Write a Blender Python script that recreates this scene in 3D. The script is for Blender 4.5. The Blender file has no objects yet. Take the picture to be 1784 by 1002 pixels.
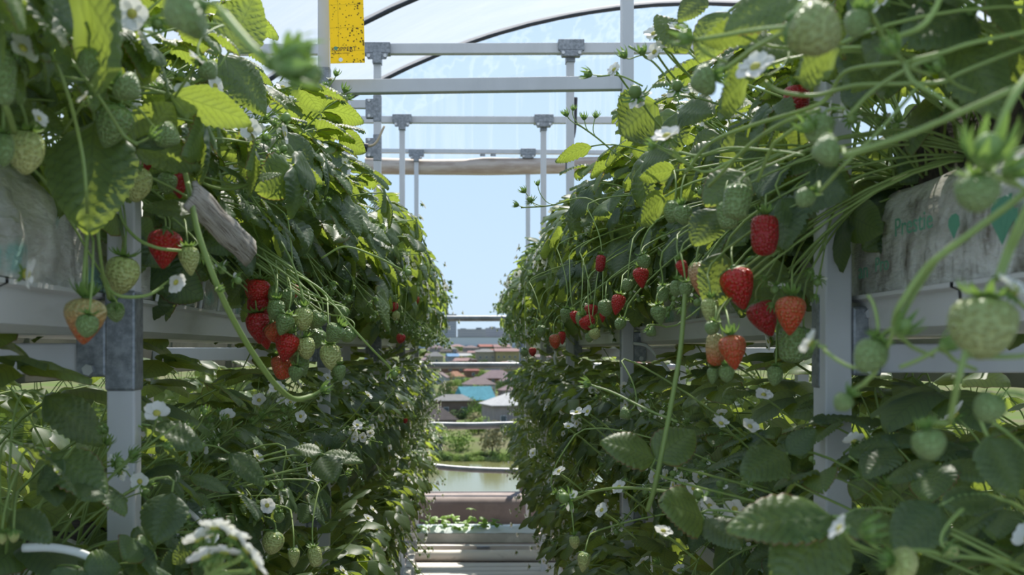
import bpy, bmesh, math, random
from mathutils import Vector, Matrix, Euler, noise
sc = bpy.context.scene
COL = sc.collection
PI = math.pi
rnd = random.Random(7)

# ------------------------------------------------------------------ camera, sky, sun, exposure
CZ = 1.75                       # camera height over the aisle floor
FPX = 1900.0                    # focal length in pixels of a 1784 wide frame
VX, VY = 818.0, 600.0           # where the rows vanish
cam = bpy.data.cameras.new('camera')
camo = bpy.data.objects.new('camera', cam); COL.objects.link(camo)
camo.location = (0, 0, CZ); camo.rotation_euler = (PI/2, 0, 0)
cam.sensor_fit = 'HORIZONTAL'; cam.sensor_width = 36.0
cam.lens = FPX/1784*36.0
cam.shift_x = (892-VX)/1784; cam.shift_y = (VY-501)/1784
cam.clip_start = 0.05; cam.clip_end = 20000
cam.dof.use_dof = True; cam.dof.focus_distance = 2.7; cam.dof.aperture_fstop = 7.5
sc.camera = camo

def node_tree(idb):
    idb.use_nodes = True
    nt = idb.node_tree; nt.nodes.clear()
    return nt, nt.nodes, nt.links

world = bpy.data.worlds.new('sky'); sc.world = world
nt, N, L = node_tree(world)
tc = N.new('ShaderNodeTexCoord'); sep = N.new('ShaderNodeSeparateXYZ'); L.new(tc.outputs['Generated'], sep.inputs[0])
rp = N.new('ShaderNodeValToRGB'); L.new(sep.outputs['Z'], rp.inputs[0])
e = rp.color_ramp.elements
e[0].position = 0.0; e[0].color = (0.62, 0.78, 0.94, 1)
e[1].position = 0.9; e[1].color = (0.25, 0.44, 0.82, 1)
k = e.new(0.06); k.color = (0.60, 0.79, 1.0, 1)
k = e.new(0.22); k.color = (0.53, 0.74, 0.98, 1)
bg = N.new('ShaderNodeBackground'); L.new(rp.outputs[0], bg.inputs[0]); bg.inputs[1].default_value = 1.0
wo = N.new('ShaderNodeOutputWorld'); L.new(bg.outputs[0], wo.inputs[0])

sl = bpy.data.lights.new('sun', 'SUN'); sl.energy = 8.6; sl.angle = 0.009; sl.color = (1.0, 0.95, 0.86)
sun = bpy.data.objects.new('sun', sl); COL.objects.link(sun)
SUN_AZ, SUN_EL = math.radians(16), math.radians(57)     # ahead and a little to the right
sdir = Vector((math.sin(SUN_AZ)*math.cos(SUN_EL), math.cos(SUN_AZ)*math.cos(SUN_EL), math.sin(SUN_EL)))
sun.rotation_euler = sdir.to_track_quat('Z', 'Y').to_euler(); sun.location = (3, 6, 12)

sc.view_settings.view_transform = 'Standard'; sc.view_settings.look = 'None'
sc.view_settings.exposure = 0.08; sc.view_settings.gamma = 1.0
sc.view_settings.use_curve_mapping = False
sc.cycles.use_denoising = True
sc.cycles.max_bounces = 7; sc.cycles.diffuse_bounces = 3; sc.cycles.glossy_bounces = 2
sc.cycles.transmission_bounces = 4; sc.cycles.transparent_max_bounces = 10
sc.cycles.caustics_reflective = False; sc.cycles.caustics_refractive = False

# ------------------------------------------------------------------ helpers
def P(px, py, d):
    """world point at depth d seen at pixel (px, py)"""
    return Vector(((px-VX)*d/FPX, d, CZ+(VY-py)*d/FPX))

class MB:
    def __init__(s): s.v = []; s.f = []; s.m = []; s.uv = []
    def add(s, vs, fs, mat=0, uvs=None):
        b = len(s.v); s.v.extend([tuple(v) for v in vs])
        for f in fs: s.f.append(tuple(b+i for i in f)); s.m.append(mat)
        s.uv.extend(uvs if uvs else [(0, 0)]*len(vs))
        return s
    def box(s, x0, x1, y0, y1, z0, z1, mat=0):
        vs = [(x, y, z) for z in (z0, z1) for y in (y0, y1) for x in (x0, x1)]
        return s.add(vs, [(0,2,3,1),(4,5,7,6),(0,1,5,4),(2,6,7,3),(0,4,6,2),(1,3,7,5)], mat)
    def obox(s, a, b, w, h, mat=0, up=(0,0,1)):
        """box beam from a to b, w wide, h tall"""
        a = Vector(a); b = Vector(b); d = (b-a).normalized(); up = Vector(up)
        r = d.cross(up).normalized(); u = r.cross(d)
        vs = [p + r*(i*w/2) + u*(j*h/2) for p in (a, b) for j in (-1, 1) for i in (-1, 1)]
        return s.add(vs, [(0,1,3,2),(4,6,7,5),(0,4,5,1),(2,3,7,6),(0,2,6,4),(1,5,7,3)], mat)
    def tube(s, pts, r, n=6, mat=0, cap=True):
        pts = [Vector(p) for p in pts]; m = len(pts)
        rs = r if isinstance(r, (list, tuple)) else [r]*m
        t = [(pts[min(i+1, m-1)]-pts[max(i-1, 0)]).normalized() for i in range(m)]
        u = t[0].orthogonal().normalized(); vs = []
        for i in range(m):
            u = (u - t[i]*u.dot(t[i]))
            u = u.normalized() if u.length > 1e-6 else t[i].orthogonal().normalized()
            w = t[i].cross(u)
            for k in range(n):
                a = 2*PI*k/n; vs.append(pts[i]+(u*math.cos(a)+w*math.sin(a))*rs[i])
        fs = [(i*n+k, i*n+(k+1) % n, (i+1)*n+(k+1) % n, (i+1)*n+k) for i in range(m-1) for k in range(n)]
        if cap: fs += [tuple(range(n))[::-1], tuple((m-1)*n+k for k in range(n))]
        return s.add(vs, fs, mat)
    def grid(s, rows, mat=0, uvs=None, flip=False):
        n = len(rows[0]); vs = [p for r in rows for p in r]
        fs = []
        for i in range(len(rows)-1):
            for j in range(n-1):
                q = (i*n+j, i*n+j+1, (i+1)*n+j+1, (i+1)*n+j)
                fs.append(q[::-1] if flip else q)
        return s.add(vs, fs, mat, [u for r in uvs for u in r] if uvs else None)
    def mesh(s, name, mats, smooth=True):
        me = bpy.data.meshes.new(name); me.from_pydata(s.v, [], s.f)
        for m in (mats if isinstance(mats, (list, tuple)) else [mats]): me.materials.append(m)
        if any(s.m): me.polygons.foreach_set('material_index', s.m)
        if smooth: me.polygons.foreach_set('use_smooth', [True]*len(me.polygons))
        if any(u != (0, 0) for u in s.uv):
            ul = me.uv_layers.new(name='UVMap'); d = [0.0]*(2*len(me.loops))
            for l in me.loops: d[2*l.index], d[2*l.index+1] = s.uv[l.vertex_index]
            ul.data.foreach_set('uv', d)
        me.update(); return me
    def build(s, name, mats, parent=None, loc=None, smooth=False, bevel=0):
        return link(name, s.mesh(name, mats, smooth), parent, loc, bevel)

def link(name, me, parent=None, loc=None, bevel=0):
    o = bpy.data.objects.new(name, me); COL.objects.link(o)
    if parent: o.parent = parent
    if loc is not None: o.location = loc
    if bevel:
        b = o.modifiers.new('bevel', 'BEVEL'); b.width = bevel; b.segments = 2; b.limit_method = 'ANGLE'
    return o

def tag(o, label, cat, group=None, kind=None):
    o['label'] = label; o['category'] = cat
    if group: o['group'] = group
    if kind: o['kind'] = kind
    return o

def thing(name, label, cat, loc=(0,0,0), group=None):
    o = bpy.data.objects.new(name, None); COL.objects.link(o); o.location = loc
    o.empty_display_size = 0.02
    return tag(o, label, cat, group)

def struct(name, mb, m, smooth=False):
    o = mb.build(name, m, smooth=smooth); o['kind'] = 'structure'; return o

def bez(a, b, c, d, n):
    out = []
    for i in range(n+1):
        t = i/n; u = 1-t
        out.append(a*u**3+b*3*u*u*t+c*3*u*t*t+d*t**3)
    return out

def smooth_path(pts, n=6):
    """Catmull-Rom through pts"""
    pts = [Vector(p) for p in pts]
    if len(pts) == 2: return [pts[0].lerp(pts[1], i/n) for i in range(n+1)]
    q = [pts[0]*2-pts[1]]+pts+[pts[-1]*2-pts[-2]]; out = []
    for i in range(1, len(q)-2):
        p0, p1, p2, p3 = q[i-1:i+3]
        for k in range(n):
            t = k/n
            out.append(0.5*((2*p1)+(p2-p0)*t+(2*p0-5*p1+4*p2-p3)*t*t+(3*p1-p0-3*p2+p3)*t**3))
    out.append(pts[-1]); return out

ORD = ['first','second','third','fourth','fifth','sixth','seventh','eighth','ninth','tenth','eleventh','twelfth','thirteenth','fourteenth','fifteenth','sixteenth','seventeenth','eighteenth','nineteenth','twentieth']
for base in ('twenty','thirty','forty'):
    ORD += [base+'-'+x for x in ORD[:9]] + [{'twenty':'thirtieth','thirty':'fortieth','forty':'fiftieth'}[base]]

# ------------------------------------------------------------------ materials
def principled(name, col, rough=0.6, metal=0.0, spec=0.5):
    m = bpy.data.materials.new(name); nt, N, L = node_tree(m)
    b = N.new('ShaderNodeBsdfPrincipled'); o = N.new('ShaderNodeOutputMaterial')
    b.inputs['Base Color'].default_value = (*col, 1); b.inputs['Roughness'].default_value = rough
    b.inputs['Metallic'].default_value = metal; b.inputs['Specular IOR Level'].default_value = spec
    L.new(b.outputs[0], o.inputs[0])
    return m, nt, b, o

def nmix(nt, fac, a, b):
    n = nt.nodes.new('ShaderNodeMix'); n.data_type = 'RGBA'
    for sock, v in ((n.inputs[0], fac), (n.inputs[6], a), (n.inputs[7], b)):
        if hasattr(v, 'is_linked'): nt.links.new(v, sock)
        elif isinstance(v, tuple): sock.default_value = (*v, 1)
        else: sock.default_value = v
    return n.outputs[2]

def nmath(nt, op, a, b=0.0, c=0.0, clamp=False):
    n = nt.nodes.new('ShaderNodeMath'); n.operation = op; n.use_clamp = clamp
    for i, v in enumerate((a, b, c)):
        if hasattr(v, 'is_linked'): nt.links.new(v, n.inputs[i])
        else: n.inputs[i].default_value = v
    return n.outputs[0]

def nramp(nt, fac, stops):
    n = nt.nodes.new('ShaderNodeValToRGB'); nt.links.new(fac, n.inputs[0]); e = n.color_ramp.elements
    while len(e) < len(stops): e.new(0.5)
    for el, (p, c) in zip(e, stops):
        el.position = p; el.color = (*c, 1) if isinstance(c, tuple) else (c, c, c, 1)
    return n.outputs[0]

def nnoise(nt, scale, detail=3, rough=0.55, vec=None, kind='Object', stretch=None):
    t = nt.nodes.new('ShaderNodeTexCoord'); n = nt.nodes.new('ShaderNodeTexNoise')
    n.inputs['Scale'].default_value = scale; n.inputs['Detail'].default_value = detail; n.inputs['Roughness'].default_value = rough
    src = t.outputs[kind]
    if stretch:
        mp = nt.nodes.new('ShaderNodeMapping'); mp.inputs['Scale'].default_value = stretch
        nt.links.new(src, mp.inputs[0]); src = mp.outputs[0]
    nt.links.new(src, n.inputs['Vector']); return n.outputs['Fac']

def nbump(nt, h, strength, dist, b):
    n = nt.nodes.new('ShaderNodeBump'); n.inputs['Strength'].default_value = strength; n.inputs['Distance'].default_value = dist
    nt.links.new(h, n.inputs['Height']); nt.links.new(n.outputs[0], b.inputs['Normal'])

def speckled(name, col, col2, scale, rough=0.6, metal=0.0, lo=0.4, hi=0.6, stretch=None, spec=0.5, bump=0):
    m, nt, b, o = principled(name, col, rough, metal, spec)
    nz = nnoise(nt, scale, 5, 0.65, stretch=stretch)
    nt.links.new(nramp(nt, nz, [(lo, col), (hi, col2)]), b.inputs['Base Color'])
    if bump: nbump(nt, nz, bump, 0.01, b)
    return m

M = {}
M['paint'] = speckled('white_painted_metal', (0.56, 0.57, 0.585), (0.49, 0.50, 0.51), 6, 0.42, lo=0.45, hi=0.75, stretch=(1, 1, 0.3))
M['dirty_paint'] = speckled('dirty_white_metal', (0.60, 0.58, 0.53), (0.09, 0.075, 0.055), 22, 0.6, lo=0.47, hi=0.66)
M['galv'] = speckled('galvanised_steel', (0.30, 0.32, 0.34), (0.17, 0.185, 0.20), 70, 0.45, 0.55, lo=0.38, hi=0.62)
M['bolt'] = principled('zinc_bolt', (0.52, 0.53, 0.53), 0.35, 0.7)[0]
M['gutter'] = speckled('gutter_enamel', (0.60, 0.60, 0.585), (0.40, 0.385, 0.35), 9, 0.4, lo=0.52, hi=0.8, stretch=(1, 0.2, 1))
M['olive'] = speckled('olive_grey_metal', (0.20, 0.20, 0.17), (0.14, 0.14, 0.12), 5, .6)
M['hoop'] = principled('dark_roof_pipe', (0.035, 0.04, 0.05), 0.5, 0.2)[0]
M['rail'] = speckled('grey_rail_pipe', (0.20, 0.215, 0.225), (0.14, 0.15, 0.155), 8, 0.38, 0.3)
M['soil'] = speckled('brown_substrate', (0.055, 0.04, 0.028), (0.012, 0.01, 0.008), 60, 0.95, bump=0.6)
M['board'] = speckled('pale_boards', (0.62, 0.585, 0.53), (0.42, 0.385, 0.33), 4, 0.7, lo=0.45, hi=0.75, stretch=(0.4, 3, 3))
M['paving'] = speckled('mauve_paving', (0.40, 0.335, 0.305), (0.32, 0.265, 0.245), 5, 0.85)
M['pipe_cream'] = speckled('cream_pipe', (0.62, 0.575, 0.49), (0.20, 0.17, 0.12), 9, 0.5, lo=0.55, hi=0.72, stretch=(0.3, 1, 1))
M['brown_ledge'] = speckled('mauve_brown_plaster', (0.235, 0.185, 0.165), (0.175, 0.135, 0.12), 3, 0.8)
M['white_tube'] = principled('white_drip_tube', (0.66, 0.68, 0.66), 0.45)[0]
M['black'] = principled('black_plastic', (0.015, 0.016, 0.018), 0.4)[0]
M['rope'] = principled('tan_cord', (0.40, 0.33, 0.22), 0.8)[0]
M['curtain'] = speckled('tan_rolled_film', (0.36, 0.275, 0.215), (0.52, 0.44, 0.37), 3.5, 0.5, lo=0.4, hi=0.62, stretch=(1, 6, 6))

def film_mat(name, col, transp, gloss=0.06, streak=False):
    m = bpy.data.materials.new(name); nt, N, L = node_tree(m)
    tr = N.new('ShaderNodeBsdfTransparent'); tl = N.new('ShaderNodeBsdfTranslucent'); df = N.new('ShaderNodeBsdfDiffuse')
    tl.inputs[0].default_value = (*col, 1); df.inputs[0].default_value = (*col, 1)
    m1 = N.new('ShaderNodeMixShader'); m1.inputs[0].default_value = 0.3; L.new(tl.outputs[0], m1.inputs[1]); L.new(df.outputs[0], m1.inputs[2])
    m2 = N.new('ShaderNodeMixShader'); L.new(m1.outputs[0], m2.inputs[1]); L.new(tr.outputs[0], m2.inputs[2])
    m2.inputs[0].default_value = transp
    if streak:
        nz = nnoise(nt, 1.0, 3, 0.6, stretch=(5.0, 1, 0.22))
        L.new(nramp(nt, nz, [(0.44, transp), (0.50, transp-0.10), (0.56, transp)]), m2.inputs[0])
    else:
        nz = nnoise(nt, 1.2, 4, 0.6, stretch=(1, 3, 1))
        L.new(nramp(nt, nz, [(0.3, transp-0.06), (0.7, transp+0.06)]), m2.inputs[0])
    o = N.new('ShaderNodeOutputMaterial'); L.new(m2.outputs[0], o.inputs[0]); return m
M['film_white'] = film_mat('white_roof_film', (0.60, 0.59, 0.59), 0.50)
M['film_clear'] = film_mat('clear_gable_film', (0.85, 0.87, 0.90), 0.92, streak=True)

def bag_mat(name, dirt=0.5, teal=0.0):
    m, nt, b, o = principled(name, (0.62, 0.62, 0.58), 0.38)
    a = nnoise(nt, 7, 6, 0.7); c = nnoise(nt, 28, 4, 0.7, stretch=(1, 0.6, 0.25))
    c1 = nramp(nt, a, [(0.42, (0.66, 0.66, 0.62)), (0.75, (0.30, 0.275, 0.23))])
    dd = nramp(nt, c, [(0.60-0.10*dirt, 0.0), (0.82-0.12*dirt, 1.0)])
    if teal:
        p_ = nnoise(nt, 5.5, 1, 0.4, stretch=(1, .8, 1.5)); q_ = nnoise(nt, 19, 2, 0.5)
        pr_ = nmath(nt, 'MULTIPLY', nramp(nt, p_, [(0.56, 0.0), (0.60, 1.0)]), nramp(nt, q_, [(0.40, 0.2), (0.50, 1.0)]))
        c1 = nmix(nt, nmath(nt, 'MULTIPLY', pr_, teal), c1, (0.20, 0.46, 0.41))
    nt.links.new(nmix(nt, dd, c1, (0.10, 0.075, 0.05)), b.inputs['Base Color'])
    w = nnoise(nt, 16, 4, 0.6, stretch=(1, 0.5, 1.4)); nbump(nt, w, 0.8, 0.022, b); b.inputs['Roughness'].default_value = .28
    return m
M['bag'] = bag_mat('white_grow_bag_film', 0.35, .75)
M['bag_dirty'] = bag_mat('weathered_grow_bag_film', 0.9)
M['print_green'] = principled('green_print', (0.10, 0.30, 0.19), 0.5)[0]
M['print_teal'] = principled('teal_print', (0.16, 0.42, 0.36), 0.5)[0]

def leaf_mat(name, dark, light, glow, tfac=0.40):
    m = bpy.data.materials.new(name); nt, N, L = node_tree(m)
    uv = N.new('ShaderNodeUVMap'); sp = N.new('ShaderNodeSeparateXYZ'); L.new(uv.outputs[0], sp.inputs[0])
    ph = nmath(nt, 'MULTIPLY', sp.outputs[0], PI)
    cs = nmath(nt, 'ABSOLUTE', nmath(nt, 'COSINE', ph))
    vein = nmath(nt, 'POWER', cs, 14.0)
    mid = nmath(nt, 'LESS_THAN', sp.outputs[1], 0.035)
    vm = nmath(nt, 'MAXIMUM', vein, mid)
    gi = N.new('ShaderNodeNewGeometry'); oi = N.new('ShaderNodeObjectInfo')
    r = nmath(nt, 'FRACT', nmath(nt, 'ADD', gi.outputs['Random Per Island'], oi.outputs['Random']))
    base = nmix(nt, r, dark, light)
    base = nmix(nt, nmath(nt, 'MULTIPLY', vm, 0.22), base, (0.15, 0.21, 0.09))
    # a few leaves carry a dry red-brown rim
    rim = nmath(nt, 'MULTIPLY', nmath(nt, 'GREATER_THAN', sp.outputs[1], 0.955), nmath(nt, 'GREATER_THAN', r, 0.72))
    base = nmix(nt, nmath(nt, 'MULTIPLY', rim, 0.7), base, (0.22, 0.08, 0.035))
    under = nmix(nt, 0.5, base, (0.17, 0.235, 0.12))
    col = nmix(nt, gi.outputs['Backfacing'], base, under)
    b = N.new('ShaderNodeBsdfPrincipled'); L.new(col, b.inputs['Base Color'])
    b.inputs['Roughness'].default_value = 0.46; b.inputs['Specular IOR Level'].default_value = 0.55
    t = N.new('ShaderNodeBsdfTranslucent')
    g = nmix(nt, r, glow, tuple(x*1.25 for x in glow))
    g = nmix(nt, nmath(nt, 'MULTIPLY', vm, 0.45), g, tuple(x*0.45 for x in glow))
    L.new(nmix(nt, nmath(nt, 'MULTIPLY', rim, 0.7), g, (0.25, 0.10, 0.04)), t.inputs[0])
    mx = N.new('ShaderNodeMixShader'); mx.inputs[0].default_value = tfac
    L.new(b.outputs[0], mx.inputs[1]); L.new(t.outputs[0], mx.inputs[2])
    o = N.new('ShaderNodeOutputMaterial'); L.new(mx.outputs[0], o.inputs[0]); return m
M['leaf'] = leaf_mat('strawberry_leaf', (0.050, 0.092, 0.054), (0.092, 0.155, 0.062), (0.42, 0.54, 0.065), .41)
M['leaf_young'] = leaf_mat('young_strawberry_leaf', (0.12, 0.22, 0.04), (0.16, 0.27, 0.05), (0.36, 0.55, 0.07), 0.45)

def soft_mat(name, col, tcol, fac=0.3, rough=0.5, vary=0.0):
    m = bpy.data.materials.new(name); nt, N, L = node_tree(m)
    b = N.new('ShaderNodeBsdfPrincipled'); b.inputs['Base Color'].default_value = (*col, 1); b.inputs['Roughness'].default_value = rough
    if vary:
        oi = N.new('ShaderNodeObjectInfo'); L.new(nmix(nt, oi.outputs['Random'], col, tuple(x*(1+vary) for x in col)), b.inputs['Base Color'])
    t = N.new('ShaderNodeBsdfTranslucent'); t.inputs[0].default_value = (*tcol, 1)
    mx = N.new('ShaderNodeMixShader'); mx.inputs[0].default_value = fac
    L.new(b.outputs[0], mx.inputs[1]); L.new(t.outputs[0], mx.inputs[2])
    o = N.new('ShaderNodeOutputMaterial'); L.new(mx.outputs[0], o.inputs[0]); return m
M['stem'] = soft_mat('green_stem', (0.25, 0.35, 0.10), (0.38, 0.48, 0.13), 0.25, 0.45, 0.3)
M['calyx'] = soft_mat('green_sepals', (0.14, 0.25, 0.06), (0.32, 0.50, 0.10), 0.3)
M['petal'] = soft_mat('white_petal', (0.82, 0.82, 0.78), (0.85, 0.85, 0.75), 0.35)
M['pistil'] = principled('yellow_flower_centre', (0.42, 0.40, 0.07), 0.7)[0]
M['fruitlet'] = soft_mat('green_fruitlet', (0.17, 0.26, 0.07), (0.3, 0.4, 0.1), 0.15, 0.45, 0.3)

def berry_mat(name, tip, shoulder, seed, p0=0.25, p1=0.8, side=None):
    """tip colour low on the berry, shoulder colour high; seeds by voronoi in the skin's own uv"""
    m, nt, b, o = principled(name, tip, 0.33, 0, 0.5)
    uv = nt.nodes.new('ShaderNodeUVMap'); sp = nt.nodes.new('ShaderNodeSeparateXYZ'); nt.links.new(uv.outputs[0], sp.inputs[0])
    nz = nnoise(nt, 40, 2)
    f = nmath(nt, 'ADD', sp.outputs[1], nmath(nt, 'MULTIPLY', nmath(nt, 'SUBTRACT', nz, 0.5), 0.35))
    c = nramp(nt, f, [(p0, tip), (p1, shoulder)])
    if side:
        s2 = nmath(nt, 'ABSOLUTE', nmath(nt, 'SUBTRACT', sp.outputs[0], 0.5))
        c = nmix(nt, nramp(nt, nmath(nt, 'ADD', s2, nmath(nt, 'MULTIPLY', nz, 0.2)), [(0.2, 0.0), (0.4, 1.0)]), c, side)
    mp = nt.nodes.new('ShaderNodeMapping'); nt.links.new(uv.outputs[0], mp.inputs[0]); mp.inputs['Scale'].default_value = (19, 11, 1)
    v = nt.nodes.new('ShaderNodeTexVoronoi'); v.inputs['Scale'].default_value = 1.0; v.inputs['Randomness'].default_value = 0.7
    v.voronoi_dimensions = '2D'; nt.links.new(mp.outputs[0], v.inputs['Vector'])
    d = v.outputs['Distance']
    nt.links.new(nmix(nt, nramp(nt, d, [(0.13, 1.0), (0.22, 0.0)]), c, seed), b.inputs['Base Color'])
    h = nramp(nt, d, [(0.0, 0.55), (0.14, 0.4), (0.16, 0.0), (0.55, 1.0)])
    nbump(nt, h, 0.55, 0.004, b)
    b.inputs['Subsurface Weight'].default_value = 0.0
    return m
RED = (0.40, 0.012, 0.010)
M['berry_red'] = berry_mat('ripe_red_skin', RED, (0.46, 0.016, 0.010), (0.42, 0.10, 0.03))
M['berry_deep'] = berry_mat('deep_red_skin', (0.30, 0.008, 0.010), (0.34, 0.010, 0.010), (0.30, 0.06, 0.02))
M['berry_orange'] = berry_mat('orange_red_skin', (0.50, 0.055, 0.014), (0.44, 0.09, 0.030), (0.46, 0.24, 0.06))
M['berry_blush'] = berry_mat('blushing_skin', (0.46, 0.10, 0.03), (0.42, 0.36, 0.14), (0.45, 0.28, 0.08), 0.2, 0.75)
M['berry_peach'] = berry_mat('peach_skin', (0.50, 0.20, 0.09), (0.52, 0.36, 0.18), (0.36, 0.16, 0.05))
M['berry_pale'] = berry_mat('pale_green_skin', (0.47, 0.49, 0.18), (0.38, 0.45, 0.14), (0.28, 0.27, 0.06))  # colour raised so pale berries standing in shade look lit
M['berry_dim'] = berry_mat('shade_tinted_pale_skin', (0.31, 0.35, 0.13), (0.25, 0.31, 0.10), (0.20, 0.20, 0.05), 0.2, 0.8)  # pale skin with shade put into its colour, for directly lit near berries
M['berry_green'] = berry_mat('unripe_green_skin', (0.20, 0.29, 0.10), (0.165, 0.26, 0.075), (0.15, 0.16, 0.045))

# ------------------------------------------------------------------ setting: ground, river, floor, roof and gable film
GP = [(12, -9), (60, -20), (150, -22.6), (205, -22.2), (215, -20.8), (300, -20.6), (420, -20), (600, -16), (900, -12), (1300, -7), (2000, -3.2), (9000, -6)]
def ground_h(y):
    for (a, ha), (b, hb) in zip(GP, GP[1:]):
        if y <= b: return ha+(hb-ha)*max(0, (y-a))/(b-a)
    return GP[-1][1]
def depth_at(py):
    """depth where the ground shows at pixel row py (beyond the river)"""
    best = 9000
    for i in range(2040, 20000):
        y = i*0.1
        if VY-ground_h(y)*FPX/y <= py: return y
    return best
M['grassland'] = speckled('green_ground', (0.085, 0.125, 0.03), (0.12, 0.11, 0.06), 0.06, 0.95, lo=0.42, hi=0.6, spec=.08)
rows = []
for y, h in GP:
    w = 30+y*0.75
    rows.append([(x*w, y, CZ+h) for x in (-1, -.5, 0, .5, 1)])
struct('ground', MB().grid(rows), M['grassland'], True)
mw, nt, b, o = principled('green_river_water', (0.15, 0.15, 0.06), 0.12, 0, .35)
nz = nnoise(nt, 0.35, 3, 0.5, kind='Object', stretch=(1, 0.4, 1)); nbump(nt, nz, 0.05, 0.3, b)
struct('river', MB().grid([[(-190, 120, CZ-22), (190, 120, CZ-22)], [(-190, 212, CZ-22), (190, 212, CZ-22)]]), mw)
struct('floor', MB().box(-4.5, 6, -1.5, 12.2, -0.12, 0.0), M['paving'])

# roof: barrel film on hoops, centre right of the aisle
HCX, HCZ, HR = 1.9, CZ-2.93, 5.75
def hoop_pt(x, y, dr=0.0):
    a = math.asin(max(-1, min(1, (x-HCX)/HR)))
    return Vector((HCX+(HR+dr)*math.sin(a), y, HCZ+(HR+dr)*math.cos(a)))
xs = [-3.0+i*0.35 for i in range(29)]
def roof_rows(y0, y1, n):
    out = []
    for i in range(n+1):
        y = y0+(y1-y0)*i/n
        sag = 0.035*math.sin(PI*((y/1.6) % 1.0))
        out.append([hoop_pt(x, y, 0.03-sag) for x in xs])
    return out
struct('ceiling', MB().grid(roof_rows(-1.4, 9.0, 26)), M['film_white'], True)
# clear gable film at the far end, above the top beam
gy = 10.62
top = [hoop_pt(x, gy) for x in xs]
gz = CZ+1.80
struct('wall_back', MB().grid([[Vector((p.x, gy, gz)) for p in top], [Vector((p.x, gy, (gz+max(p.z, gz))/2)) for p in top], [Vector((p.x, gy, max(p.z, gz+.01))) for p in top]]), M['film_clear'])
struct('ceiling_clear', MB().grid(roof_rows(9.0, gy, 6)), M['film_clear'], True)
for y, lab in ((7.4, 'dark roof hoop crossing behind the yellow sticky trap'), (9.0, 'dark roof hoop curving above the far cross beam, edging the white film')):
    o = MB().tube([hoop_pt(-3+i*0.25, y, 0.0) for i in range(41)], 0.026, 8).build('roof_hoop', M['hoop'], smooth=True)
    tag(o, lab, 'roof hoop')

# ------------------------------------------------------------------ steel frame
LX, RX = -0.486, 0.541
LZ = [1.583+2.2*k for k in range(5)]; RZ = [1.658+2.2*k for k in range(5)]
TOPH = [1.62, 1.62, 1.62, 1.69, 1.82]
SHELF = [0.075, -0.50, -1.02]         # gutter lip heights relative to the camera
def lip_h(t, y): return SHELF[t]-0.006*(y-1.6)
def post_label(side, k):
    where = ['nearest the camera', 'second from the camera', 'third from the camera', 'fourth from the camera', 'farthest from the camera']
    return f'white square metal post of the {side} growing rack, {where[k]}'
posts = {}
for side, X, ZZ, dep in (('left', LX, LZ, 0.034), ('right', RX, RZ, 0.06)):
    for k, z in enumerate(ZZ):
        x0, x1 = (X-0.041, X) if side == 'left' else (X, X+0.041)
        root = thing('frame_post', post_label(side, k), 'post', ((x0+x1)/2, z+dep/2, 0))
        cx = (x0+x1)/2; sg = -1 if side == 'left' else 1
        MB().box(x0-cx, x1-cx, -dep/2, dep/2, 0, CZ+TOPH[k]-0.025).build('upright', M['paint'], root, bevel=0.003)
        # galvanised clamp sleeves at each shelf, with a bolted ear away from the aisle
        hs = [lip_h(0, z)-0.07, lip_h(1, z)-0.07]
        if side == 'left': hs += {1: [0.89], 2: [1.295, 1.08]}.get(k, [])
        for h in hs:
            zc = CZ+h; w = 0.0225; hh = 0.073
            br = MB().box(-w, w, -dep/2-0.004 if side == 'left' else dep/2-.035, dep/2+0.004, zc-hh, zc+hh)
            ex0, ex1 = sorted((sg*w*0.9, sg*(w+0.042)))
            br.box(ex0, ex1, -dep/2-0.004, -dep/2+0.006, zc-hh*0.72, zc+hh*0.72)
            br.box(ex0, ex1, dep/2-0.006, dep/2+0.004, zc-hh*0.72, zc+hh*0.72)
            bo = br.build('clamp_bracket', M['galv'], root, bevel=0.004)
            for dz in (-0.042, 0.042):
                MB().tube([(sg*(w+0.022), -dep/2-0.011, zc+dz), (sg*(w+0.022), -dep/2-0.003, zc+dz)], 0.0085, 6).build('bolt', M['bolt'], bo)
        if k >= 2:      # tee clamp at the head
            zt = CZ+TOPH[k]+(0.0 if side == 'left' else {2: .03, 3: .01, 4: .018}[k])
            yf = -.036 if side == 'left' else -.075
            br = MB().box(-0.072, 0.072, yf, 0.036, zt-0.028, zt+0.034)
            br.box(-0.025, 0.025, -max(dep/2, .034)-0.007, dep/2+0.006, zt-0.082, zt-0.018)
            br.add([(-.066, yf, zt-.02), (.066, yf, zt-.02), (.05, yf, zt-.06), (-.05, yf, zt-.06), (-.066, -.028, zt-.02), (.066, -.028, zt-.02), (.05, -.028, zt-.06), (-.05, -.028, zt-.06)],
                   [(3,2,1,0), (4,5,6,7), (0,1,5,4), (2,3,7,6), (1,2,6,5), (3,0,4,7)])
            bo = br.build('tee_clamp', M['galv'], root, bevel=0.003)
            for dx in (-0.045, 0.045):
                MB().tube([(dx, yf-.010, zt-0.042), (dx, yf+.002, zt-0.042)], 0.010, 6).build('bolt', M['bolt'], bo)
        posts[side, k] = root
def beam(a, b, w, h, lab, m='paint', name='cross_beam'):
    a = Vector(a); b = Vector(b); c = (a+b)/2
    o = MB().obox(a-c, b-c, w, h).build(name, M[m], None, c, bevel=0.003); tag(o, lab, 'beam'); return o
beam((-1.3, LZ[2]+.02, CZ+1.62), (2.0, RZ[2]+.03, CZ+1.655), .05, .056, 'white top beam on the third pair of posts, under the roof hoops')
beam((LX, LZ[1]+.06, CZ+0.905), (RX, RZ[1]+.03, CZ+0.93), .04, .048, 'thick white beam across the aisle between the second pair of posts')
beam((-1.5, LZ[3]+.02, CZ+1.69), (2.0, RZ[3]+.03, CZ+1.70), .05, .05, 'white top beam on the fourth pair of posts, below the thick beam')
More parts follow.
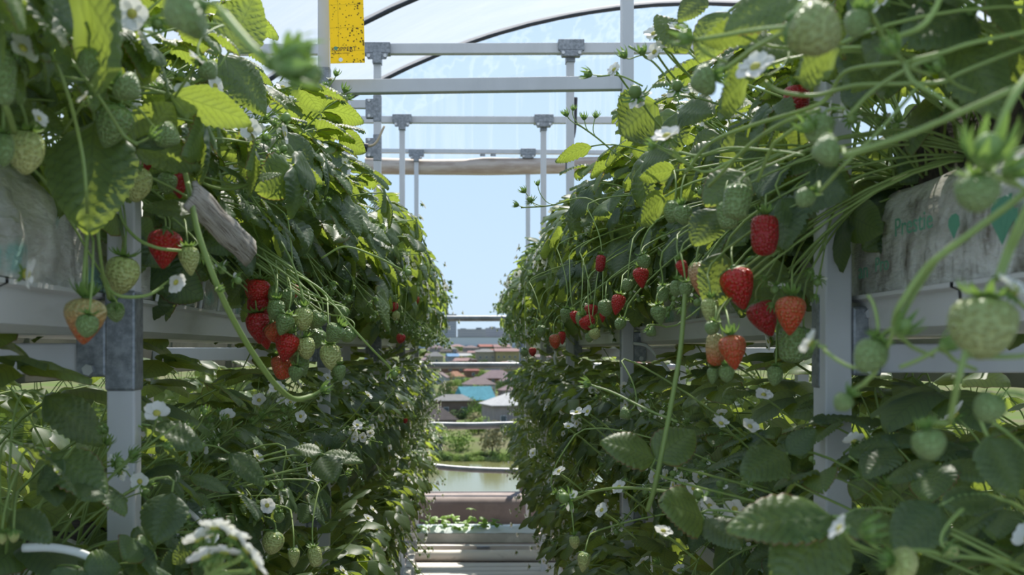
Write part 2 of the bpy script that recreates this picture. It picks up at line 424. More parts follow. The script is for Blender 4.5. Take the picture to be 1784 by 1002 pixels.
beam((-1.6, LZ[4]+.02, CZ+1.85), (2.0, RZ[4]+.03, CZ+1.84), .05, .04, 'white far beam directly above the rolled tan curtain')
beam((-1.3, LZ[2]+.02, CZ+1.32), (LX-.02, LZ[2]+.02, CZ+1.32), .04, .045, 'short white beam running left from the double bracket on the third left post')
beam((-1.3, LZ[1]+.02, CZ+0.80), (LX-.02, LZ[1]+.02, CZ+0.80), .04, .045, 'short white beam running left below the sticky trap')
# little side post with a cord and a black motor, between second and third left posts
t = thing('winch_post', 'slim white side post with black winch and tan cord left of third post', 'post', (-0.62, 5.5, CZ))
MB().box(-.018, .018, -.018, .018, -1.6, 1.22).build('upright', M['paint'], t, bevel=.002)
MB().tube([(0.02, -.03, 1.0), (0.11, -.03, .985)], .022, 8).build('winch', M['black'], t)
MB().tube(smooth_path([(0.10, -.03, .99), (0.15, -.03, 1.01), (.19, 0, 1.10)]), .006, 6).build('cord', M['rope'], t, smooth=True)
# black cable on the third right post
o = MB().tube(smooth_path([P(1003, 170, 6.08), P(1000, 230, 6.08), P(990, 262, 6.08), P(988, 300, 6.08)]), .011, 6).build('power_cable', M['black'], smooth=True)
tag(o, 'black cable hanging down the third right post', 'cable')
# rolled curtain
rc = []
for i in range(40):
    x = -1.0+i*0.06
    s = 0.009*noise.noise(Vector((x*3.2, 0, 3)))+0.004*math.sin(x*5)
    rc.append([(x, 10.47+.07*math.cos(a), CZ+1.715+s*0.6-.012*math.cos((x+.1)*1.6)+(.078+s)*math.sin(a)) for a in [2*PI*j/14 for j in range(15)]])
t = thing('rolled_curtain', 'tan rolled up film curtain hanging under the far beam', 'curtain', (0, 0, 0))
MB().grid(rc).build('film_roll', M['curtain'], t, smooth=True)
for x in (.10, .20): MB().box(x, x+.05, 10.38, 10.41, CZ+1.795, CZ+1.815).build('clip', M['galv'], t)

# shelves: arms, gutters, bags
for side, X, ZZ, sg in (('left', LX, LZ, -1), ('right', RX, RZ, 1)):
    for k, z in enumerate(ZZ):
        for t_ in (0, 1):
            h = lip_h(t_, z)-0.068-0.028
            dep = .034 if side == 'left' else .06
            a = Vector((X+sg*.041, z+dep/2, CZ+h)); b_ = a+Vector((sg*0.62, 0, 0))
            wh = ['nearest', 'second', 'third', 'fourth', 'farthest'][k]
            beam(a, b_, .03, .045, f'white support arm under the {["upper","lower"][t_]} {side} gutter at the {wh} post', name='support_arm')
        # rear upright
        o = MB().box(-.02, .02, -.02, .02, 0, CZ+0.05).build('rear_post', M['paint'], None, (X+sg*.64, z+.02, 0), bevel=.003)
        tag(o, f'white rear post behind the {side} gutters, level with the {["nearest","second","third","fourth","farthest"][k]} front post', 'post')
for side, x in (('left', -1.12), ('right', 1.22)):
    beam((x, 1.0, CZ-.03), (x, 10.4, CZ-.08), .04, .115, f'dull olive grey beam running along behind the {side} rack under the upper gutter', 'olive', 'rear_beam')
GX = {'left': -0.535, 'right': 0.592}   # gutter face on the aisle side
def gutter(side, t_, y0, y1, lab):
    sg = -1 if side == 'left' else 1; x = GX[side]
    prof = [(0.0, 0.0), (0.0, -.006), (.010, -.010), (.014, -.052), (.03, -.062), (.25, -.062), (.262, -.01), (.275, -.006), (.275, 0), (.256, 0), (.244, -.054), (.032, -.054), (.020, -.048), (.016, -.002)]
    rows_ = []
    for y in (y0, y1):
        rows_.append([(x+sg*px_, y, CZ+lip_h(t_, y)+pz) for px_, pz in prof+[prof[0]]])
    mb = MB().grid(rows_)
    o = mb.build('gutter', M['gutter']); tag(o, lab, 'gutter'); return o
segs = [(0.55, 1.257), (1.266, 4.2), (4.21, 7.3), (7.31, 10.45)]
SEGN = ['nearest the camera', 'second from the camera', 'third from the camera', 'last at the far end']
for side in ('left', 'right'):
    for t_ in (0, 1, 2):
        for i, (a, b_) in enumerate(segs):
            if t_ == 2 and i == 0: continue
            if side == 'right' and i == 0: b_ = 1.335
            if side == 'right' and i == 1: a = 1.344
            gutter(side, t_, a, b_, f'white metal gutter of the {side} rack, {["upper","middle","bottom"][t_]} shelf, section {SEGN[i]}')

def grow_bag(side, t_, y0, y1, lab, mat='bag', rough=1.0, hgt=.15, seed=0, extra=None):
    """a slumped plastic sack with pinched ends and dark substrate showing in its slit"""
    sg = -1 if side == 'left' else 1; x = GX[side]+sg*0.012
    n = max(10, int((y1-y0)*34)); m = 22; rows_ = []
    crush = rough > 2.5
    if crush: n, m = 9, 11
    root = thing('grow_bag', lab, 'grow bag', (x, (y0+y1)/2, CZ+lip_h(t_, (y0+y1)/2)))
    yc = (y0+y1)/2
    for i in range(n+1):
        u = i/n; y = y0+(y1-y0)*u
        end = min(1, min(u, 1-u)*(y1-y0)/0.07); en = 0.30+0.70*math.sin(end*PI/2)
        row = []
        for j in range(m+1):
            a = PI*(0.0+j/m)
            px_ = 0.115-0.115*math.copysign(abs(math.cos(a))**0.55, math.cos(a))
            pz = hgt*en*abs(math.sin(a))**0.60
            nv = noise.noise(Vector((y*9+seed, px_*14, pz*14)))*0.009*rough + noise.noise(Vector((y*26, px_*20+seed, pz*22)))*0.0045*rough
            q = Vector((math.cos(a), 0, math.sin(a)))
            if crush: nv = .030*noise.noise(Vector((y*23, j*1.7, seed)))+.012*((i+j) % 2)
            row.append((sg*(px_ - q.x*nv*1.0), y-yc, pz+q.z*nv - 0.006*(y-yc) + 0.002))
        rows_.append(row)
    mb = MB().grid(rows_, flip=(sg > 0))
    k0 = len(rows_[0])
    mb.add(rows_[0], [tuple(range(k0))]); mb.add(rows_[-1], [tuple(range(k0))[::-1]])
    mb.build('sack', M[mat], root, smooth=not crush)
    if side == 'right' and t_ == 0 and y0 < 1.9:      # a swollen root mass bulges out of the sack
        g = []
        for i in range(41):
            yy = -(y1-y0)*.46+(y1-y0)*.92*i/40; r_ = []
            for j in range(15):
                a = PI*j/14; q = Vector((-math.cos(a), 0, math.sin(a)))
                nv = 1+.28*noise.noise(Vector((yy*6, q.x*1.5+seed, q.z*1.5)))+.12*noise.noise(Vector((yy*22, q.x*5, q.z*5+seed)))
                e_ = min(1, (1-abs(i/20-1))*6)**.5
                r_.append((sg*.125+q.x*.075*nv*e_, yy, hgt*.86+q.z*.15*nv*e_))
            g.append(r_)
        MB().grid(g).build('substrate', M['soil'], root, smooth=True)
    else:
        MB().box(sg*.115-.05, sg*.115+.05, -(y1-y0)*.42, (y1-y0)*.42, hgt*.93, hgt*1.03).build('substrate', M['soil'], root, bevel=.01)
    return root
bags = {}
for side in ('left', 'right'):
    for t_ in (0, 1):
        y = 0.56 if side == 'right' else 1.23
        i = 0
        while y < 10.3:
            ln = 0.98 if not (side == 'right' and i == 0) else 1.32; lim = min(10.4, y+ln)
            nm = f'white plastic grow bag on the {side} {["upper","middle"][t_]} shelf, {ORD[i]} from the camera'
            bags[side, t_, i] = grow_bag(side, t_, y+.01, lim-.01, nm, 'bag_dirty' if (side == 'right' and t_ == 0 and i < 2) or (side == 'left' and i == 0 and t_) else 'bag', .55 if (side == 'right' and t_ == 0 and i < 2) else 2.2 if (side == 'left' and i < 2) else 1.2, .165 if t_ == 0 else .19 if (side == 'left' and i == 0) else .13, i*7+t_*3)
            y = lim+.02; i += 1
# the crumpled near end of the left bag that comes in at the frame's edge
grow_bag('left', 0, 0.72, 1.16, 'crumpled dirty white grow bag at the left edge, on the upper left gutter', 'bag_dirty', 3.0, .17, 31)

# sticky trap
t = thing('sticky_trap', 'yellow insect sticky trap hung beside the second left post', 'sticky trap', P(604, 40, 3.74))
def quad_panel(w, h, th): return MB().box(-w/2, w/2, -th/2, th/2, -h/2, h/2)
my, nt, b, o = principled('yellow_sticky_card', (0.95, 0.74, 0.015), 0.28)
v = nt.nodes.new('ShaderNodeTexVoronoi'); tcn = nt.nodes.new('ShaderNodeTexCoord'); nt.links.new(tcn.outputs['Object'], v.inputs['Vector']); v.inputs['Scale'].default_value = 95
nz = nnoise(nt, 26, 3); nzz = nnoise(nt, 150, 2, 0.8)
sepx = nt.nodes.new('ShaderNodeSeparateXYZ'); nt.links.new(tcn.outputs['Object'], sepx.inputs[0])
more = nmath(nt, 'ADD', nmath(nt, 'MULTIPLY', nz, 0.55), nmath(nt, 'MULTIPLY', sepx.outputs[0], 1.3))
thr = nmath(nt, 'ADD', more, 0.045)
spots = nmath(nt, 'LESS_THAN', v.outputs['Distance'], nmath(nt, 'MULTIPLY', nmath(nt, 'POWER', thr, 1.3), nmath(nt, 'MULTIPLY', nzz, 2.0)))
gx = nmath(nt, 'LESS_THAN', nmath(nt, 'ABSOLUTE', nmath(nt, 'ADD', sepx.outputs[0], 0.029)), 0.0007)
gz_ = nmath(nt, 'LESS_THAN', nmath(nt, 'PINGPONG', nmath(nt, 'ADD', sepx.outputs[2], 0.016), 0.0395), 0.0007)
lines = nmath(nt, 'MULTIPLY', nmath(nt, 'MAXIMUM', gx, gz_), 0.45)
cc = nmix(nt, lines, (0.95, 0.74, 0.015), (0.25, 0.16, 0.01))
cs_ = nmix(nt, nmath(nt, 'MULTIPLY', spots, 0.9), cc, (0.10, 0.055, 0.008)); nt.links.new(cs_, b.inputs['Base Color'])
tl_ = nt.nodes.new('ShaderNodeBsdfTranslucent'); nt.links.new(cs_, tl_.inputs[0]); mx_ = nt.nodes.new('ShaderNodeMixShader'); mx_.inputs[0].default_value = .5
nt.links.new(b.outputs[0], mx_.inputs[1]); nt.links.new(tl_.outputs[0], mx_.inputs[2]); nt.links.new(mx_.outputs[0], o.inputs[0])
sc_ = 3.74/FPX
cd = quad_panel(60*sc_, 300*sc_, .002).build('card', my, t, (0, 0, 80*sc_)); t.rotation_euler = (0, math.radians(-1.5), 0)
def lettering(txt, size, mat, parent, loc, rot, name='lettering'):
    c = bpy.data.curves.new(name, 'FONT'); c.body = txt; c.size = size; c.extrude = 0.0003
    c.materials.append(mat); f = bpy.data.objects.new(name, c); COL.objects.link(f)
    bpy.context.view_layer.update()
    me = bpy.data.meshes.new_from_object(f); COL.objects.unlink(f); bpy.data.objects.remove(f)
    o = link(name, me, parent, loc); o.rotation_euler = rot
    return o
M['ink'] = principled('black_ink', (0.03, 0.03, 0.02), 0.5)[0]
M['white_hole'] = principled('white_spot', (0.85, 0.86, 0.85), 0.5)[0]
lettering('KOPPERT', 10.5*sc_, M['ink'], t, (-28*sc_, -.0016, -49*sc_), (PI/2, 0, 0))
lettering('BIOLOGICAL SYSTEMS', 3.2*sc_, M['ink'], t, (-28*sc_, -.0016, -54*sc_), (PI/2, 0, 0))
o = MB().tube([(-20*sc_, -.0022, -44*sc_), (-20*sc_, -.0012, -44*sc_)], 3.4*sc_, 12).build('logo_leaf', M['print_green'], t)
MB().tube([(-12*sc_, -.0018, -64*sc_), (-12*sc_, -.0012, -64*sc_)], 3.6*sc_, 14).build('hanging_hole', M['white_hole'], t)

# print on the near right bag
bg_ = bags['right', 0, 0]
bx = GX['right']
def on_bag(txt, size, px_, py_, d, mat='print_green', squeeze=1.0):
    p = P(px_, py_, d); loc = Vector((bx-0.004, p.y, p.z))-bg_.location
    loc.y = bx*FPX/(px_-VX)-bg_.location.y; yy = loc.y+bg_.location.y
    loc.z = CZ+(VY-py_)*yy/FPX-bg_.location.z
    o = lettering(txt, size, M[mat], bg_, loc, (PI/2, 0, -PI/2)); o.scale = (squeeze, 1, 1); return o
on_bag('Prestie', .036, 1563, 413, 1.5, squeeze=1.25)
on_bag('an', .034, 1500, 486, 1.5, squeeze=1.3)
on_bag('Pro', .030, 1529, 474, 1.5, squeeze=1.2)
on_bag('Vi', .075, 1735, 425, 1.2, squeeze=1.0)
def leaf_logo(px_, py_, s, mat='print_green'):
    yy = bx*FPX/(px_-VX); z = CZ+(VY-py_)*yy/FPX
    pts = [(0, -1), (.45, -.5), (.95, -.1), (.8, .55), (.3, .8), (-.35, .75), (-.85, .45), (-.9, 0), (-.45, -.5)]
    vs = [(-0.004, -a*s, b_*s) for a, b_ in pts]+[(-0.0035, -a*s, b_*s) for a, b_ in pts]
    n = len(pts); fs = [tuple(range(n)), tuple(range(2*n-1, n-1, -1))]+[(i, (i+1) % n, n+(i+1) % n, n+i) for i in range(n)]
    o = MB().add(vs, fs).build('printed_leaf', M[mat], bg_, Vector((bx, yy, z))-bg_.location)
leaf_logo(1667, 392, .017); leaf_logo(1752, 380, .030)
lb = bags['left', 0, 0]
lettering('oe', .05, M['print_teal'], lb, Vector((GX['left']+.004, 1.98, CZ+.09+.03))-lb.location, (PI/2, 0, PI/2))

# weathered strip lying over the near left bag, and the support wires / drip tubes
wf = []; wuv = []
A, B_ = P(326, 337, 1.42), P(432, 442, 1.72)
for i in range(15):
    u = i/14; c = A.lerp(B_, u)
    hw = 0.017; wuv.append([(u+.001, k/10+.001) for k in range(11)])
    up = Vector((.35, .05, .93))
    wf.append([c+up*(hw*(k/5-1))*(1+.15*u)+Vector((.006*math.sin(PI*k/10)+.003*noise.noise(Vector((u*7, k*.6, 1))), 0, .004*noise.noise(Vector((u*5, 2, k*.2))))) for k in range(11)])
mst, nt, b, o = principled('weathered_white_strip', (.5, .47, .41), .85)
uvn = nt.nodes.new('ShaderNodeUVMap'); mp = nt.nodes.new('ShaderNodeMapping'); mp.inputs['Scale'].default_value = (2.2, 13, 1); nt.links.new(uvn.outputs[0], mp.inputs[0])
n1 = nt.nodes.new('ShaderNodeTexNoise'); n1.inputs['Scale'].default_value = 1.6; n1.inputs['Detail'].default_value = 6; n1.inputs['Roughness'].default_value = .7; nt.links.new(mp.outputs[0], n1.inputs['Vector'])
c_ = nramp(nt, n1.outputs['Fac'], [(.40, (.17, .14, .11)), (.48, (.42, .385, .33)), (.66, (.58, .55, .48))])
sx = nt.nodes.new('ShaderNodeVectorMath'); sx.operation = 'DISTANCE'; sx.inputs[1].default_value = (.30, .86, 0); nt.links.new(uvn.outputs[0], sx.inputs[0])
st_ = nmath(nt, 'MULTIPLY', nramp(nt, sx.outputs['Value'], [(.07, 1.0), (.17, 0.0)]), nramp(nt, n1.outputs['Fac'], [(.40, 1.0), (.62, .35)]))
nt.links.new(nmix(nt, st_, c_, (.035, .028, .022)), b.inputs['Base Color']); nbump(nt, n1.outputs['Fac'], .6, .006, b)
o = MB().grid(wf, 0, wuv).build('fabric_strip', mst, None, smooth=True)
sm = o.modifiers.new('thickness', 'SOLIDIFY'); sm.thickness = .006
tag(o, 'weathered white strip slanting over the near left bags, stained black near its top', 'strip')
tubes = [([(366, 300, 1.9), (372, 262, 1.9), (368, 240, 1.95)], .0035, 'white drip tube rising behind the weathered strip'),
         ([(40, 955, 1.35), (95, 955, 1.35), (150, 968, 1.35), (185, 995, 1.35), (200, 1030, 1.35)], .0055, 'white hose bending down at the bottom left corner'),
         ([(300, 880, 1.75), (330, 892, 1.78), (360, 925, 1.8), (372, 950, 1.8)], .0045, 'white hose end beside the lower left grow bag'),
         ([(1104, 598, 3.85), (1130, 605, 3.8), (1160, 640, 3.7), (1190, 680, 3.6)], .006, 'pale tube arching from the second right post bracket'),
         ([(968, 612, 5.5), (966, 625, 5.5), (970, 642, 5.5)], .006, 'short pale tube under the right gutter before the third post')]
for pts, r, lab in tubes:
    o = MB().tube(smooth_path([P(*p) for p in pts]), r, 8).build('drip_tube', M['white_tube'], smooth=True); tag(o, lab, 'tube')
# thin wire hoops holding the left bags
for i in range(7):
    y = 1.70+i*0.15
    x = GX['left']
    p0 = Vector((x+.004, y, CZ+lip_h(0, y))); p1 = Vector((x-.02, y+.14, CZ+lip_h(0, y)+.19))
    o = MB().tube([p0, p0.lerp(p1, .5)+Vector((.012, 0, .004)), p1], .0032, 6).build('wire_stay', M['white_tube'], smooth=True)
    tag(o, f'thin grey wire stay leaning against the left bags, {ORD[i]} from the camera', 'wire', 'wire stays on the near left bags')

# ------------------------------------------------------------------ the far end of the aisle
RD = 11.2
t = thing('guard_railing', 'grey pipe guard railing across the end of the aisle', 'railing', (0, RD, 0))
def rail_pts(l): return [P(*p, RD)-Vector((0, RD, 0)) for p in l]
for l, r in (([(690, 556), (740, 555), (818, 555), (900, 555), (1000, 556)], .030), ([(640, 638), (740, 637), (820, 637), (915, 637), (1330, 640)], .033),
             ([(640, 742), (740, 741), (818, 742), (905, 740), (1000, 740)], .036), ([(600, 796), (722, 806), (760, 813), (818, 818), (905, 821), (1000, 822)], .030)):
    MB().tube(smooth_path(rail_pts(l)), r, 10).build('rail', M['rail'], t, smooth=True)
for px_ in (640, 910, 1240):
    a, b_ = rail_pts([(px_, 552), (px_, 900)]); MB().tube([a, b_], .032, 10).build('railing_post', M['rail'], t, smooth=True)
# low plastered ledge
lw = []
for x in (-3.2, 4.5):
    lw.append([(x, 10.62+dy, z) for dy, z in [(0, 0), (0, .19), (.03, .235), (.08, .25), (.5, .25), (.5, 0)]])
struct('wall_end', MB().grid(lw, flip=True), M['brown_ledge'], True)
# end gutter under clear film
t = thing('end_planter', 'pale planter trough under shiny film across the aisle end', 'planter', (0.05, 9.7, 0))
MB().box(-.56, .56, -.09, .11, 0.0, .085).build('trough', speckled('olive_white_trough', (0.55, 0.54, 0.46), (0.42, 0.41, 0.34), 6, .5), t, bevel=.006)
fr = []
for i in range(30):
    x = -.55+i*1.1/29
    r_ = []
    for j in range(9):
        u = j/8
        r_.append((x, -.10+.2*u, .088+.075*math.sin(PI*u*.75)*(.75+.3*noise.noise(Vector((x*3, u, 5))))+.006*noise.noise(Vector((x*14, u*5, 2)))))
    fr.append(r_)
msf, nt, b, o = principled('shiny_clear_film', (0.60, 0.66, 0.66), 0.18); b.inputs['Specular IOR Level'].default_value = .8
MB().grid(fr, flip=True).build('film_sheet', msf, t, smooth=True)
beam((-1.2, 9.16, .035), (1.2, 9.16, .03), .06, .062, 'off-white square beam lying across the aisle floor behind the pipe', 'board', 'floor_beam')
o = MB().box(-.055, .055, -.012, .012, -.008, .012).build('floor_bracket', M['galv'], None, (.115, 9.118, .048)); tag(o, 'small grey bracket on the off-white floor beam', 'bracket')
o = MB().tube([(-.50+i*.06, 8.78+.006*math.sin(i), .048) for i in range(24)], .046, 14).build('heating_pipe', M['pipe_cream'], smooth=True); tag(o, 'dirty cream pipe lying across the aisle floor', 'pipe')
for i in range(9):
    y = 8.52-i*.16
    o = MB().box(-.44, .70, -.074, .074, 0.001, .030).build('floor_board', M['board'], None, (0, y, 0), bevel=.003)
    tag(o, f'pale floor board across the aisle, {ORD[i]} from the cream pipe', 'board', 'floor boards')
o = MB().obox((0, -.95, 0), (0, .75, 0), .05, .06).build('floor_rail', M['dirty_paint'], None, (-.462, 8.15, .04), bevel=.003); tag(o, 'dirty white rail along the left edge of the floor boards', 'beam')
t = thing('thin_post', 'slim stained white post standing at the left end of the floor rail', 'post', (-.46, 9.0, 0))
MB().box(-.021, .021, -.02, .02, 0.0, 1.05).build('upright', M['dirty_paint'], t, bevel=.002)
MB().box(-.026, .03, -.026, .026, 0.05, .13).build('clamp_bracket', M['galv'], t)

# ------------------------------------------------------------------ strawberry leaves
NV = 8.5
def leaflet(mb, origin, d, nrm, Ln, Wd, fold=.25, curl=.25, rows=34, half=5, amp=.032, teeth=True, wav=0.0, mat=0):
    d = d.normalized(); nrm = (nrm-d*nrm.dot(d)).normalized(); s = d.cross(nrm)
    g = []; uv = []
    for i in range(rows+1):
        t = i/rows
        w = Wd/2*(max(0, math.sin(PI*min(1, t**0.80*.985+.012))))**0.72
        if t < .12: w *= .55+.45*t/.12
        ph_m = NV*(t-.42*w/(Wd/2)*.62)
        if teeth: w *= 1+.075*(2*abs((ph_m*1.0) % 1.0-.5)-.5)*(1 if 0.1 < t < .985 else 0)
        r = []; q = []
        for j in range(-half, half+1):
            u = j/half; x = u*w; au = abs(u)
            ph = NV*(t-.30*abs(x)/(Wd/2)-.10*(x/(Wd/2))**2)
            z = fold*abs(x)*(1-.35*au) - curl*Ln*t*t*.5 + curl*Ln*.06
            z -= .10*Wd*au**3
            if amp: z += amp*Ln*1.9*(abs(math.sin(PI*ph))-.6)*min(1, au*2.5)*(.35+.65*math.sin(PI*min(1, t*1.02)))
            if wav: z += wav*math.sin(t*9+u*2)*au*Ln
            r.append(origin+d*(t*Ln*(1-.12*curl*t))+s*x+nrm*z); q.append((ph+.5*0, au))
        g.append(r); uv.append([(a+.0001, b_+.0001) for a, b_ in q])
    mb.grid(g, mat, uv)

def leaf_pose(e0, e1, ln, sway, n=9):
    """a petiole in the xz plane leaving the crown at elevation e0 and ending at e1"""
    pts = [Vector((0, 0, 0))]; 
    for i in range(n):
        t = (i+.5)/n; e = e0+(e1-e0)*t**1.3
        pts.append(pts[-1]+Vector((math.cos(e), sway*t*.6, math.sin(e)))*ln/n)
    return pts

def three_leaflets(mb, R, base, d, up, L0, hi=True, mat=0):
    rows_, half = (40, 5) if hi else (9, 2)
    s = d.cross(up).normalized(); up = s.cross(d).normalized()
    cup = R.uniform(.08, .42)
    for k, a in enumerate((0, 62+R.uniform(-8, 14), -62-R.uniform(-8, 14))):
        a = math.radians(a)
        dd = (d*math.cos(a)+s*math.sin(a)+up*(R.uniform(-.30, .12) if k else R.uniform(-.25, .10))).normalized()
        nn = (up + s*(-.28*math.copysign(1, a) if k else R.uniform(-.15, .15)) + d*R.uniform(-.2, .15)).normalized()
        L1 = L0*(1 if k == 0 else .93)*R.uniform(.94, 1.06)
        leaflet(mb, base+dd*.006, dd, nn, L1, L1*R.uniform(.80, .92), cup, R.uniform(.10, .55), rows_, half, .032 if hi else .018, hi, R.uniform(0, .02), mat)

LEAFV = {'up': [], 'mid': [], 'low': [], 'hang': []}
R = random.Random(3)
CLS = {'up': (62, 88, 15, 55, .24, .37), 'mid': (35, 60, -15, 20, .21, .34), 'low': (5, 35, -45, -10, .18, .29), 'hang': (-10, 20, -85, -55, .15, .26)}
for cls, (a0, a1, b0, b1, l0, l1) in CLS.items():
    for v in range(5):
        pts = leaf_pose(math.radians(R.uniform(a0, a1)), math.radians(R.uniform(b0, b1)), R.uniform(l0, l1), R.uniform(-.5, .5))
        d = (pts[-1]-pts[-2]).normalized()
        dl = d.copy(); tilt = math.radians(R.uniform(20, 72) if cls in ('up', 'mid') else R.uniform(5, 40))
        side = Vector((0, 1, 0)); up = side.cross(d)*-1
        up = d.cross(Vector((0, 1, 0))); up = up if up.z > 0 else -up
        dl = (d*math.cos(tilt)-up*math.sin(tilt)).normalized(); upl = (up*math.cos(tilt)+d*math.sin(tilt)).normalized()
        mb = MB(); three_leaflets(mb, R, pts[-1], dl, upl, R.uniform(.070, .092))
        LEAFV[cls].append((mb.mesh('leaf', M['leaf']), MB().tube(pts, [.0023-.0007*i/9 for i in range(10)], 6).mesh('petiole', M['stem'])))

# ------------------------------------------------------------------ flowers, buds, fruitlets, trusses
def sepals(mb, n, L0, w, lift, mat=0, R=R, base=0.0):
    for k in range(n):
        a = 2*PI*k/n+R.uniform(-.15, .15); l = L0*R.uniform(.8, 1.15); el = lift+R.uniform(-.25, .25)
        c = Vector((math.cos(a), math.sin(a), 0)); s = Vector((-math.sin(a), math.cos(a), 0)); g = []
        for t in (0, .3, .6, .85, 1.0):
            e = el*(1-.0*t)+.5*t*t*(-1 if lift < 0 else 1)*.6
            p = c*(base*.5+l*t*math.cos(e))+Vector((0, 0, l*t*math.sin(e)))
            ww = w*(1-t**1.8)*(.75+.5*t)
            g.append([p-s*ww+Vector((0, 0, -.0005)), p+Vector((0, 0, .0008)), p+s*ww+Vector((0, 0, -.0005))])
        mb.grid(g, mat)
def ball(mb, c, r, sz=1.0, n=8, m=6, mat=0):
    g = []
    for i in range(m+1):
        a = PI*i/m; g.append([Vector(c)+Vector((r*math.sin(a)*math.cos(2*PI*j/n), r*math.sin(a)*math.sin(2*PI*j/n), r*sz*math.cos(a))) for j in range(n+1)])
    mb.grid(g, mat, flip=True)
FL = []
for v in range(3):
    mb = MB(); Rr = random.Random(40+v)
    sepals(mb, 10, .0095, .002, -.1, 1, Rr)
    for k in range(5 if v < 2 else 4):
        a = 2*PI*k/5+Rr.uniform(-.12, .12); c = Vector((math.cos(a), math.sin(a), 0)); s = Vector((-math.sin(a), math.cos(a), 0))
        el = Rr.uniform(.05, .5); g = []
        for i in range(6):
            t = i/5; w = .0078*math.sin(PI*min(1, .12+.80*t))**.6*(1 if t < 1 else .75)
            g.append([c*(.002+.0135*t*math.cos(el))+s*(w*q)+Vector((0, 0, .002+.0135*t*math.sin(el)+.0018*q*q-.002*t*t+.0006*math.sin(q*5+k))) for q in (-1, -.5, 0, .5, 1)])
        mb.grid(g, 0)
    ball(mb, (0, 0, .0026), .0046, .75, mat=2)
    FL.append(mb.mesh('flower', [M['petal'], M['calyx'], M['pistil']]))
mb = MB(); ball(mb, (0, 0, .004), .0046, 1.25, mat=0); sepals(mb, 9, .0155, .0023, .85, 1, base=.004); BUD = mb.mesh('bud', [M['fruitlet'], M['calyx']])
mb = MB(); ball(mb, (0, 0, .006), .0068, 1.1, mat=0); sepals(mb, 11, .0155, .0024, .1, 1, base=.004)
for k in range(2):
    a = k*2.3; c = Vector((math.cos(a), math.sin(a), 0)); s = Vector((-math.sin(a), math.cos(a), 0))
    mb.grid([[c*(.004+.011*t)+s*(q*.005*math.sin(PI*(.15+.75*t)))+Vector((0, 0, .001-.004*t)) for q in (-1, 0, 1)] for t in (0, .3, .6, 1)], 2)
FRUITLET = mb.mesh('fruitlet', [M['fruitlet'], M['calyx'], M['petal']])
END = {'flower': FL, 'bud': [BUD], 'fruitlet': [FRUITLET]}

TRUSS = []
R = random.Random(11)
for v in range(9):
    style = v % 3          # 0 rising, 1 reaching out, 2 hanging
    e0, e1, ln = [(R.uniform(.9, 1.3), R.uniform(.3, .8), R.uniform(.24, .33)), (R.uniform(.45, .8), R.uniform(-.35, .1), R.uniform(.24, .34)), (R.uniform(.0, .4), R.uniform(-1.3, -.9), R.uniform(.26, .36))][style]
    pts = leaf_pose(e0, e1, ln, R.uniform(-.4, .4), 10)
    mb = MB().tube(pts, [.0026-.0011*i/10 for i in range(11)], 6); ends = []
    for k in range(R.randint(4, 7)):
        i = R.choice((5, 6, 7, 8, 9, 10)); p = pts[i]; d = (pts[i]-pts[i-1]).normalized()
        dd = (d+Vector((R.uniform(-.3, .6), R.uniform(-.9, .9), R.uniform(-.5, .6) if style < 2 else R.uniform(-.8, .1)))).normalized()
        l = R.uniform(.035, .085); q = p+dd*l; c = p+d*l*.5
        br = bez(p, p+(c-p)*.7, c+(q-c)*.5, q, 5); mb.tube(br, .0012, 5)
        kind = R.choices(('flower', 'bud', 'fruitlet'), [(2.6, 4, 3), (2.4, 3, 4), (1.0, 2, 5)][style])[0]
        fd = (br[-1]-br[-2]).normalized()
        ends.append((kind, q, fd, R.uniform(.85, 1.15)))
    TRUSS.append((mb.mesh('flower_truss', M['stem']), ends, style))

def put(me, name, parent, mat):
    o = bpy.data.objects.new(name, me); COL.objects.link(o); o.parent = parent; o.matrix_basis = mat; return o
def place_truss(root, idx, m):
    me, ends, st = TRUSS[idx]
    s = put(me, 'flower_truss', root, m)
    for kind, q, fd, sc1 in ends:
        put(R.choice(END[kind]), kind, s, Matrix.Translation(q) @ fd.to_track_quat('Z', 'Y').to_matrix().to_4x4() @ Matrix.Scale(sc1, 4))
    return s

# ------------------------------------------------------------------ plants
# far plants: one foliage mesh per plant variety
def rot_leaf(az, tx, ty, s=1.0): return Euler((tx, ty, az)).to_matrix().to_4x4() @ Matrix.Scale(s, 4)
FAR = []
def far_variety(seed, n, weights, spread, scale=1.0):
    Rv = random.Random(seed); mb = MB(); st = MB()
    for k in range(n):
        cls = Rv.choices(list(CLS), weights)[0]; a0, a1, b0, b1, l0, l1 = CLS[cls]
        pts = leaf_pose(math.radians(Rv.uniform(a0, a1)), math.radians(Rv.uniform(b0, b1)), Rv.uniform(l0, l1)*scale, Rv.uniform(-.4, .4), 5)
        az = Rv.gauss(0, spread); m = rot_leaf(az, Rv.uniform(-.25, .25), 0)
        off = Vector((0, Rv.uniform(-.08, .08), 0))
        pts = [m @ p+off for p in pts]; d = (pts[-1]-pts[-2]).normalized(); sd = Vector((-math.sin(az), math.cos(az), 0))
        up = d.cross(sd); up = up if up.z > 0 else -up; t = math.radians(Rv.uniform(15, 65))
        three_leaflets(mb, Rv, pts[-1], d*math.cos(t)-up*math.sin(t), up*math.cos(t)+d*math.sin(t), Rv.uniform(.068, .092), False)
        st.tube(pts, .0019, 4)
    for k in range(10):
        i = Rv.randrange(9); me, ends, sty = TRUSS[i]
    return mb.mesh('foliage', M['leaf']), st.mesh('leaf_stalks', M['stem'])
for v in range(4): FAR.append(far_variety(100+v, 32, (3, 5, 5, 4), .95))
FARLOW = [far_variety(200+v, 30, (2, 5, 5, 4), .95) for v in range(3)]
BACK = [far_variety(300+v, 26, (3, 4, 4, 5), 1.8) for v in range(2)]
